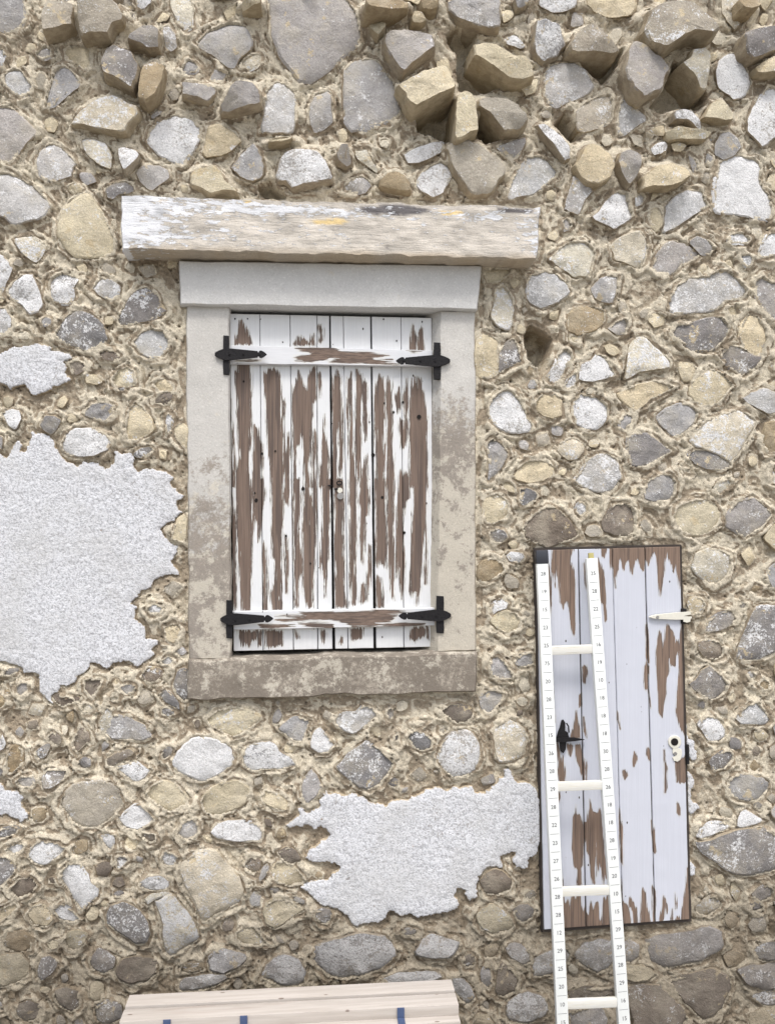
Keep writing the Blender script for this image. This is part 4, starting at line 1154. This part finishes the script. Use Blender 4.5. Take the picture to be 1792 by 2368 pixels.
BAT += many("-15,47 5,47 0,51 10,52 48,52 62,55 77,56 56,60 60,62 82,61 58,63 80,66 90,68 60,67 0,65 15,61 0,58 -14,60 -30,65 -34,62 -26,58|100,50 118,51 108,52", *tb)
BAT += many("530,940 770,935 770,985 600,990 420,1005 350,990 480,985 590,970|525,1020 600,1015 770,1025 770,1045 640,1045|240,1030 330,1025 500,1033 380,1045 260,1050|355,960 450,957 590,962 450,966", *tc)
BAT += many("0,945 380,925 600,930 450,945 360,960 490,965 430,1000 320,1015 350,1030 480,1015 680,1022 500,1040 170,1035 70,1000 0,985", *td)
bare_s, bare_b = bare_field(BARE), bare_field(BAT)
top_x = [531.5, 601, 671, 733, 763, 794, 858, 927, 998]
bot_x = [540, 609, 679, 735, 772, 805, 867, 934, 1002]
for i in range(8):
    gl = 3.4 if i in (4, 6) else 0.7            # two joints have opened up
    gr_ = 3.0 if i in (3, 5) else 0.7
    def edge_y(x, a, b):
        return a + (b - a) * (x - 530) / 470.0
    x0, x1, x2, x3 = top_x[i] + gl * 0.5, top_x[i + 1] - gr_ * 0.5, bot_x[i + 1] - gr_, bot_x[i] + gl
    q = [(x0, edge_y(x0, 725, 735)), (x1, edge_y(x1, 725, 735)), (x2, edge_y(x2, 1506, 1496)), (x3, edge_y(x3, 1506, 1496))]
    slab("board", q, YS + random.uniform(-0.0015, 0.0015), 0.024, max(6, int((x1 - x0) / 3)), 150, M['shutter'], shutter, 1.0, 0.003, 0.0006, 0.4, i, {"bare": bare_s})
YB = YS - 0.022
slab("batten", [(531, 798), (1001, 810), (1001, 847), (532, 841)], YB, 0.021, 130, 10, M['batten'], shutter, 1.2, 0.004, 0.0006, 0.8, 3, {"bare": bare_b})
slab("batten", [(538, 1414), (1005, 1406), (1006, 1447), (540, 1457)], YB, 0.021, 130, 10, M['batten'], shutter, 1.2, 0.004, 0.0006, 0.8, 4, {"bare": bare_b})

def strap(xr, xt, y, slope, plate, ptop, pbot):
    """wrought strap hinge: round eye at xr, spear point at xt; upright plate on the jamb side"""
    s = 1 if xt > xr else -1
    L = abs(xt - xr)
    half = [(0, 3), (0.03, 6), (0.08, 9), (0.16, 12.5), (0.24, 14), (0.32, 13.5), (0.40, 12.5), (0.60, 10.2), (0.78, 8.0), (0.825, 7.5), (0.835, 4), (0.85, 4), (0.865, 8), (0.90, 8.6), (0.95, 5.6), (1.0, 0.7)]
    o = [(xr + s * t * L, y + slope * t - h) for t, h in half] + [(xr + s * t * L, y + slope * t + h) for t, h in half[::-1]]
    hg = flat_shape("strap_hinge", o, YB - 0.024, 0.007, M['iron'], shutter, 0.02)
    p0, p1 = plate
    pl = [(p0 + 1, ptop), (p1, ptop + 1), (p1 + 0.5, ptop + 18), (p1 - 0.5, (ptop + pbot) / 2), (p1 + 1, pbot - 12), (p1, pbot), (p0 + 1, pbot - 1), (p0, pbot - 18), (p0 + 0.5, ptop + 20)]
    flat_shape("hinge_plate", pl, YB - 0.018, 0.012, M['iron'], shutter, 0.02)
    parts = []
    for t in (0.28, 0.55, 0.86):
        c = at(xr + s * t * L, y + slope * t, YB - 0.0242)
        parts.append(tube_vf([(c[0], c[1] + 0.001, c[2]), (c[0], c[1] - 0.003, c[2])], [0.0042, 0.003], 8))
    V_, F_ = merge(parts)
    link("hinge_rivets", mesh("hinge_rivets", V_, F_, False), M['iron'], shutter)

strap(497, 617, 819, 0, (516, 530), 775, 867)
strap(1041, 916, 834, 0, (1003, 1018), 791, 878)
strap(510, 632, 1433, -2, (523, 537), 1388, 1477)
strap(1043, 922, 1423, 2, (1009, 1026), 1378, 1465)

# lock: ring pull above a round keyhole plate, bolt across the joint
def ring_px(cx_, cy_, r, tube, Yc, mat, name, parent, seg=18, squash=1.0):
    c = Vector(at(cx_, cy_, Yc))
    rr = r / 700.0
    p = [c + Vector((math.cos(t) * rr, 0, math.sin(t) * rr * squash)) for t in np.linspace(0, 2 * math.pi, seg + 1)]
    V_, F_ = tube_vf(p, tube, 8)
    return link(name, mesh(name, V_, F_, True, 60), mat, parent)

def disc_px(cx_, cy_, r, Yf, thick, mat, name, parent, seg=18, squash=1.0):
    o = [(cx_ + r * math.cos(2 * math.pi * i / seg), cy_ + r * squash * math.sin(2 * math.pi * i / seg)) for i in range(seg)]
    return flat_shape(name, o, Yf, thick, mat, parent, 0.06)

ring_px(785, 1117, 6.0, 0.0021, YS - 0.006, M['iron'], "ring_pull", shutter, 16, 0.75)
disc_px(786, 1134, 6.5, YS - 0.004, 0.005, M['cream'], "lock_plate", shutter)
disc_px(787, 1147, 8.0, YS - 0.005, 0.006, M['steel'], "keyhole_cover", shutter)
V_, F_ = merge([bar_vf(at(758, 1123, YS - 0.004), at(767, 1123, YS - 0.004), 0.006, 0.005), bar_vf(at(773, 1131, YS - 0.004), at(782, 1130, YS - 0.004), 0.006, 0.005)])
link("bolt", mesh("bolt", V_, F_, False), M['iron'], shutter)
# knots, lost nails
KNOTS = [(564, 882, 2.4), (637, 1043, 2.2), (593, 1157, 4.0), (590, 1140, 2), (905, 1011, 0), (969, 964, 5.0), (932, 930, 2.6), (910, 953, 3.0), (889, 932, 2.2), (884, 1150, 3.2), (935, 1232, 3.0), (863, 1052, 4.5), (701, 1130, 4.2), (606, 1049, 3.0), (662, 1239, 2.6), (718, 1303, 2.2), (544, 737, 2.0), (573, 737, 1.8), (887, 738, 1.8), (917, 788, 2.0), (976, 744, 1.8), (654, 791, 1.6)]
if KNOTS:
    parts = []
    for a, b, r in KNOTS:
        if r:
            c = at(a, b, YS - 0.0012)
            rr = r / 720.0
            ring = [(c[0] + rr * math.cos(t) * random.uniform(0.8, 1.1), c[1], c[2] + rr * 1.25 * math.sin(t) * random.uniform(0.8, 1.1)) for t in np.linspace(0, 2 * math.pi, 9)[:-1]]
            parts.append(prism_vf(ring, [(p[0], p[1] + 0.004, p[2]) for p in ring]))
    V_, F_ = merge(parts)
    kn_ = link("knots_and_nail_holes", mesh("knots", V_, F_, False), M['dark'], shutter)
    kn_["kind"] = "stuff"

# ---------------------------------------------------------------- timber beam over the window
def beam_col(px, py):
    n = fbm(px / 60, py / 14, 3, 7)
    c = np.array([0.49, 0.45, 0.395])[None] * (0.8 + 0.5 * n[:, None])
    t = (px - 276) / 970.0
    top = 449 + t * 28
    v = (py - top) / 128.0
    yel = np.clip(1 - np.hypot((px - 760) / 62, (py - 513) / 11), 0, 1) + np.clip(1 - np.hypot((px - 1040) / 40, (py - 492) / 9), 0, 1) + 0.5 * np.clip(1 - np.hypot((px - 560) / 80, (py - 468) / 8), 0, 1)
    m = np.clip((yel - 0.25 + 0.5 * (fbm(px / 12, py / 5, 3, 9) - 0.5)) * 6, 0, 1)[:, None]
    c = c * (1 - m) + np.array([0.72, 0.55, 0.28])[None] * m
    dk = np.clip(1 - np.hypot((px - 905) / 110, (py - 486) / 15), 0, 1) + np.clip(1 - np.hypot((px - 1190) / 60, (py - 487) / 7), 0, 1)
    m = np.clip((dk - 0.12 + 0.5 * (fbm(px / 14, py / 7, 3, 19) - 0.5)) * 5, 0, 1)[:, None]
    c = c * (1 - m) + np.array([0.14, 0.13, 0.13])[None] * m
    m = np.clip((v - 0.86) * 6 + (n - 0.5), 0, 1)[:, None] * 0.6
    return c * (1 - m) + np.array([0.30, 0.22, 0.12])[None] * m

def beam_white(px, py):
    t = (px - 276) / 970.0
    v = (py - (449 + t * 28)) / 128.0
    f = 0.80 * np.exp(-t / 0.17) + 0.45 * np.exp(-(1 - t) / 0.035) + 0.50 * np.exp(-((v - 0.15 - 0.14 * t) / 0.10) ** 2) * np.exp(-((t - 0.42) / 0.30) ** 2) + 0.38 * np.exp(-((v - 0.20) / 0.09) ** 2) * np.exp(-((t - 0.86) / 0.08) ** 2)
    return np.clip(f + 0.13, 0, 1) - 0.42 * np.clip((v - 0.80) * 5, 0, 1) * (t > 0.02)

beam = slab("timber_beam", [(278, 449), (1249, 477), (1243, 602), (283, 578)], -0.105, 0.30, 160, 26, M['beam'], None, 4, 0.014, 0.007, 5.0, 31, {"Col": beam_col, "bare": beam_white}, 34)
tag(beam, "long weathered timber beam with flaking whitewash set above the window", "beam", kind="thing")

# ---------------------------------------------------------------- small plank door
t7, t8 = (1220, 1240, 3.95, 10), (1220, 1760, 3.6375, 10)
DB = many("""19,11 23,11 22,30 25,47 24,40 27,25 29,45 30,60 32,67 33,62 36,58 37,64 38,66 40,85 42,91 43,80 43,40 40,24 38,26 40,16 42,11|18,20 21,40 21,60 20,80 18,80|51,25 53,24 53,40 54,49 52,40
63,11 67,11 68,18 70,20 72,11 75,11 76,30 78,28 80,48 79,40 82,30 83,17 86,25 88,31 90,23 92,21 94,33 95,35 97,25 100,20 103,30 106,32 107,20 110,28 114,14 117,17 119,40 120,55 122,46 124,35 125,22 127,13 131,26 133,33 134,25 136,32 139,48 141,8 80,8|66,58 69,62 71,78 72,76 70,40 68,30 64,20
118,100 120,86 122,90 124,103 126,85 127,80 130,84 133,88 135,98 137,95 138,103 135,110 134,119 131,118 129,112 129,124 126,130 126,145 123,160 122,165 120,160 118,130 117,105|138,102 140,85 142,60 144,185 142,180 139,175 135,160 136,145 138,125|106,120 108,115 110,120 109,135 111,150 112,157 110,140 107,140 106,132
108,80 110,90 110,115 108,110|50,119 53,118 54,125 52,135 50,133|47,145 49,144 49,155 47,156|39,185 42,175 44,159 46,170 48,184|26,186 29,195 30,210 32,200 34,215 33,230 30,225|43,191 48,190 50,200 52,225 48,215 45,205|96,205 98,197 100,203 97,210|109,193 111,195 112,205 108,200
124,195 126,215 127,230 125,235 125,215|136,206 145,200 146,225 136,225|22,120 24,150 25,170 23,175 21,150|36,190 41,191 40,200 38,201|82,160 83,172 84,176 82,168|51,165 53,178 54,185 51,178""", *t7)
DB += many("""38,47 40,44 41,36 41,44 44,46 46,55 47,62 46,88 44,90 45,104 41,104 42,92 39,88 37,72 38,58|48,52 50,52 52,40 52,32 54,42 57,44 59,44 61,40 62,46 65,80 67,98 66,99 65,92 63,104 62,92 60,85 58,98 57,70 59,60 57,75 56,90 57,104 55,104 53,95 52,80 50,76 48,60|23,44 26,52 24,53|24,80 27,88 29,100 29,105 25,105|25,22 27,30 25,36
26,144 26,113 30,114 31,120 34,117 35,128 37,115 39,113 40,117 41,113 44,113 45,122 47,127 48,122 49,128 51,130 53,118 55,125 57,119 59,119 60,132 62,138 63,125 64,115 66,117 68,110 70,140 40,144|79,100 80,118 84,122 86,132 87,141 79,141|85,120 86,115 91,124 92,138 89,138 88,126|95,138 96,110 97,107 99,112 100,122 102,132 104,138|105,105 107,110 107,138 105,138
110,137 113,125 114,113 116,118 115,130 112,137|123,137 126,131 127,137|128,137 131,118 133,105 134,90 137,84 138,137|77,40 79,60 80,88 78,85|104,50 106,62 108,77 106,77 105,65|126,35 128,40 128,46 126,43|80,8 82,8 84,12 82,15 81,14|115,0 117,5 116,14 115,8|27,-2 30,8 30,16 26,16 25,8|43,-2 46,-2 47,8 48,16 45,10|48,-2 50,5 49,16 48,10|124,-2 132,-2 132,5 128,14 125,12
117,120 118,126 117,128|124,110 125,120 124,125|120,134 121,124 122,134""", *t8)
bare_d = bare_field(DB)
door = empty("small_door", at(1425, 2150, -0.02))
tag(door, "narrow plank door with peeling lavender paint set in the wall behind the ladder", "door", kind="thing")
YD = -0.016
slab("frame", [(1235, 1267), (1576, 1259), (1599, 2132), (1253, 2157)], YD + 0.005, 0.060, 8, 24, M['frame'], door, 1.5, 0.003, 0, 1.0, 2)
tx_ = [1240.5, 1337, 1415, 1490.5, 1571.5]
bx_ = [1258, 1355, 1440, 1514, 1593.5]
for i in range(4):
    g = (1.2, 0.5, 0.8)
    l = 0.0 if i == 0 else (1.2, 0.45, 1.0)[i - 1]
    r = 0.0 if i == 3 else (1.2, 0.45, 1.0)[i]
    def ty_(x):
        return 1273 - (x - 1240) / 332 * 9
    def by_(x):
        return 2150 - (x - 1257) / 337 * 24
    x0, x1, x2, x3 = tx_[i] + l, tx_[i + 1] - r, bx_[i + 1] - r, bx_[i] + l
    slab("board", [(x0, ty_(x0)), (x1, ty_(x1)), (x2, by_(x2)), (x3, by_(x3))], YD + (0.0, 0.001, -0.001, 0.0)[i], 0.030, 26, 160, M['door'], door, 1.0, 0.003, 0.0006, 0.5, 20 + i, {"bare": bare_d})
# white pointed strap hinge
hq = [(1501, 1427), (1508, 1423.5), (1520, 1421), (1560, 1417), (1594, 1414.5), (1597, 1415), (1597, 1421), (1580, 1424.5), (1600, 1426.5), (1599, 1430), (1597, 1431), (1596, 1438), (1588, 1440), (1580, 1438), (1580, 1433), (1560, 1433), (1520, 1431.5), (1508, 1430)]
hg = flat_shape("strap_hinge", hq, YD - 0.012, 0.008, M['cream'], door, 0.03)
hg["label"] = "white pointed strap hinge"
disc_px(1520, 1427.5, 3.6, YD - 0.0135, 0.003, M['steel'], "hinge_rivet", door)
V_, F_ = box_vf(*(at(1574, 1407, YD - 0.004)[0], at(1586, 1407, YD - 0.004)[0]), YD - 0.008, YD + 0.03, at(1580, 1442, YD)[2], at(1580, 1407, YD)[2], 0.002)
link("hinge_pin", mesh("hinge_pin", V_, F_, True, 40), M['iron'], door)
V_, F_ = tube_vf([at(1588, 1722, YD), at(1589, 1766, YD)], 0.0065, 10)
link("hinge_pin", mesh("hinge_pin", V_, F_, True, 40), M['iron'], door)
# lock: cream ring with dark hole, lower escutcheon
disc_px(1560, 1716, 15, YD - 0.006, 0.006, M['cream'], "lock_ring", door, 24)
disc_px(1559.5, 1716, 8.6, YD - 0.008, 0.006, M['dark'], "lock_hole", door, 20)
flat_shape("escutcheon", [(1555, 1729), (1567, 1729), (1576, 1734), (1577, 1742), (1573, 1757), (1566, 1762), (1557, 1759), (1555, 1752), (1561, 1748), (1555, 1742)], YD - 0.005, 0.005, M['cream'], door, 0.04)
disc_px(1561, 1743, 4.2, YD - 0.0065, 0.004, M['steel'], "keyhole", door)
# black latch: upright plate, drop handle and a long bar
flat_shape("latch_plate", [(1296, 1682), (1299, 1668), (1303, 1665), (1307, 1671), (1306, 1690), (1313, 1694), (1316, 1706), (1310, 1712), (1308, 1734), (1303, 1743), (1297, 1738), (1294, 1714), (1288, 1706), (1291, 1695)], YD - 0.010, 0.010, M['iron'], door, 0.04)
flat_shape("latch_bar", [(1281, 1708), (1300, 1706), (1330, 1707), (1352, 1711), (1330, 1714), (1300, 1717), (1282, 1716)], YD - 0.016, 0.010, M['iron'], door, 0.03)
V_, F_ = tube_vf([at(1309, 1672, YD - 0.010), at(1314, 1680, YD - 0.016), at(1315, 1694, YD - 0.014)], 0.0024, 8)
link("latch_lever", mesh("latch_lever", V_, F_, True, 60), M['iron'], door)

# ---------------------------------------------------------------- ladder marked like a rule
lad = empty("ladder", (at(1340, 2300, -0.2)[0], -0.25, 0.0))
tag(lad, "tall narrow white ladder with numbered rails leaning against the small door", "ladder")
Z_TOP = at(1250, 1288, -0.06)[2]

def lean(z):
    return -0.055 - 0.13 * (Z_TOP - z) / Z_TOP

def on_lean(px, py):
    Yc = -0.08
    for _ in range(6):
        p = at(px, py, Yc)
        Yc = lean(p[2])
    return Vector(at(px, py, Yc))

def foot(p, q):
    """carry the line p-q on to the ground"""
    d = q - p
    return p + d * (p.z / -d.z)

RAILS = [((1252, 1300), (1299, 2368), (1252, 1278)), ((1366, 1291), (1441, 2368), (1366, 1291))]
rail_w = 27.0 / 700.0
rail_lines = []
for k, (a, b, a0) in enumerate(RAILS):
    p, q_ = on_lean(*a), on_lean(*b)
    f_ = foot(p, q_)
    rail_lines.append((p, f_))
    ax = (f_ - p).normalized()
    V_, F_ = bar_vf(p, f_, rail_w, 0.022, up=(0, -1, 0.06), b=0.0035)
    r_ob = link("rail", mesh("rail", V_, F_, True, 40), M['rail'], lad)
    # printed scale: figures and cross lines
    parts = []
    side = ax.cross(Vector((0, -1, 0))).normalized()
    if side.x < 0:
        side = -side
    nor = side.cross(ax)
    if nor.y > 0:
        nor = -nor
    upv = -ax
    figs = ("28 19 15 23 25 75 20 28 23 15 26 28 29 28 22 23 27 26 28 28 12 29 25 20 10 15 17 18 19" if k == 0 else
            "25 28 22 25 16 19 10 18 18 18 30 28 26 18 18 28 19 20 10 15 29 29 28 29 16 15 17 14 16").split()
    ys = [1327 + 41.35 * i for i in range(29)] if k == 0 else [1326 + 41.0 * i for i in range(29)]
    (x0, y0), (x1, y1), _n = RAILS[k]
    for fig, yy in zip(figs, ys):
        xx = x0 + (x1 - x0) * (yy - y0) / (y1 - y0)
        c = p + ax * ((on_lean(xx, yy) - p).dot(ax))
        if c.z < 0.02:
            break
        cu = bpy.data.curves.new("figure", 'FONT')
        cu.body = fig
        cu.size = 0.0175
        cu.align_x = 'CENTER'
        cu.align_y = 'CENTER'
        cu.resolution_u = 3
        cu.offset = 0.0001
        tob = bpy.data.objects.new("figure", cu)
        col.objects.link(tob)
        bpy.context.view_layer.update()
        tm = bpy.data.meshes.new_from_object(tob.evaluated_get(bpy.context.evaluated_depsgraph_get()))
        bpy.data.objects.remove(tob)
        face = c + nor * 0.0116
        link("figure", mesh("figure", [face + side * v.co.x + upv * v.co.y for v in tm.vertices], [list(pl_.vertices) for pl_ in tm.polygons], False), M['ink'], r_ob)
        bpy.data.meshes.remove(tm)
        lc = p + ax * ((on_lean(xx, yy + 20.5) - p).dot(ax)) + nor * 0.0116
        hw = rail_w / 2 - 0.0045
        link("division_line", mesh("division_line", [lc - side * hw - upv * 0.0005, lc + side * hw - upv * 0.0005, lc + side * hw + upv * 0.0005, lc - side * hw + upv * 0.0005], [[0, 1, 2, 3]], False), M['ink'], r_ob)
(p0, f0), (p1, f1) = rail_lines
axl = (f0 - p0).normalized()
V_, F_ = bar_vf(p0 - axl * 0.040, p0 + axl * 0.006, rail_w + 0.004, 0.027, up=(0, -1, 0.06), b=0.005)
cp = link("end_cap", mesh("end_cap", V_, F_, True, 40), M['cap'], lad)
cp["label"] = "black plastic end cap"
axr = (f1 - p1).normalized()
V_, F_ = bar_vf(p1 - axr * 0.018, p1 + axr * 0.004, 0.017, 0.012, up=(0, -1, 0.06), b=0.002)
cp = link("end_plug", mesh("end_plug", V_, F_, True, 40), M['yellow'], lad)
cp["label"] = "yellow plug at the rail top"

def on_rail(line, py):
    p, f_ = line
    lo, hi = 0.0, 1.0
    for _ in range(30):
        m_ = (lo + hi) / 2
        c = p.lerp(f_, m_)
        yy = float(proj_np(np.array([c.x]), np.array([c.y]), np.array([c.z]))[1][0])
        lo, hi = (m_, hi) if yy < py else (lo, m_)
    return p.lerp(f_, lo)

for yl, yr in ((1505, 1500), (1819, 1814), (2062, 2057), (2322, 2316), (2570, 2563)):
    a, b = on_rail(rail_lines[0], yl), on_rail(rail_lines[1], yr)
    if min(a.z, b.z) < 0.03:
        continue
    V_, F_ = bar_vf(a, b, 0.030, 0.016, up=(0, -1, 0), b=0.005)
    me = mesh("rung", V_, F_, True, 50)
    attr(me, "bare", np.full(len(me.vertices), 3.4))
    link("rung", me, M['rung'], lad)

# ---------------------------------------------------------------- slatted bench
bench = empty("slatted_bench", (at(668, 2300, -0.45)[0], -0.45, 0.0))
tag(bench, "pale slatted wooden bench with blue steel straps standing at the foot of the wall", "bench")
YBK = -0.33
bl, br = at(297, 2297, YBK), at(1041, 2268, YBK)
zb = (bl[2] + br[2]) / 2
xl, xr_ = bl[0], br[0]
SL = 0.056
def slat_at(y0, y1, z1, th, ex=0.0):
    V_, F_ = box_vf(xl - ex, xr_ + ex * 0.7, y1, y0, z1 - th, z1, 0.0016)
    link("slat", mesh("slat", V_, F_, True, 40), M['slat'], bench)
slat_at(YBK, YBK - SL, zb, 0.028)
y1_ = YBK - SL - 0.012
slat_at(y1_, y1_ - SL, zb - 0.001, 0.030)
yf_ = y1_ - SL                      # front of the upper tier
zl_ = zb - 0.031                    # lower tier
y = yf_ + 0.012
for i in range(7):
    slat_at(y, y - SL * 0.76, zl_ - 0.0015 * i, 0.026, 0.004 * i)
    y -= SL * 0.76 + 0.011
y_front = y
for px_, py_ in ((386, 2345), (564, 2338), (926, 2320)):
    xc = at(px_, py_, yf_)[0]
    w = 0.020
    parts = [box_vf(xc - w / 2, xc + w / 2, yf_ - 0.0045, yf_ - 0.0005, zl_ + 0.0005, zb - 0.0005, 0.0008),
             box_vf(xc - w / 2, xc + w / 2, y_front + 0.01, yf_ - 0.005, zl_ + 0.0005, zl_ + 0.0050, 0.0012)]
    V_, F_ = merge(parts)
    link("steel_strap", mesh("steel_strap", V_, F_, False), M['blue'], bench)
bench.rotation_euler.z = math.radians(-1.1)
for xc in (xl + 0.12, xr_ - 0.12):
    parts = [box_vf(xc - 0.02, xc + 0.02, YBK - 0.05, YBK - 0.01, 0.0, zb - 0.029, 0.003),
             box_vf(xc - 0.02, xc + 0.02, y_front + 0.01, y_front + 0.05, 0.0, zb - 0.095, 0.003),
             box_vf(xc - 0.018, xc + 0.018, y_front + 0.012, YBK - 0.012, zb - 0.125, zb - 0.097, 0.003)]
    V_, F_ = merge(parts)
    link("leg_frame", mesh("leg_frame", V_, F_, True, 40), M['blue'], bench)

# ---------------------------------------------------------------- ground
n = 24
vs, fs = [], []
for j in range(n + 1):
    for i in range(n + 1):
        vs.append((-30 + 60 * i / n, 0.3 - 40 * j / n, 0.0))
for j in range(n):
    for i in range(n):
        a = j * (n + 1) + i
        fs.append((a, a + 1, a + n + 2, a + n + 1))
g_ = link("ground", mesh("ground", vs, fs, False), M['ground'], None)
g_["kind"] = "structure"
g_["label"] = "pale worn paving in front of the wall"
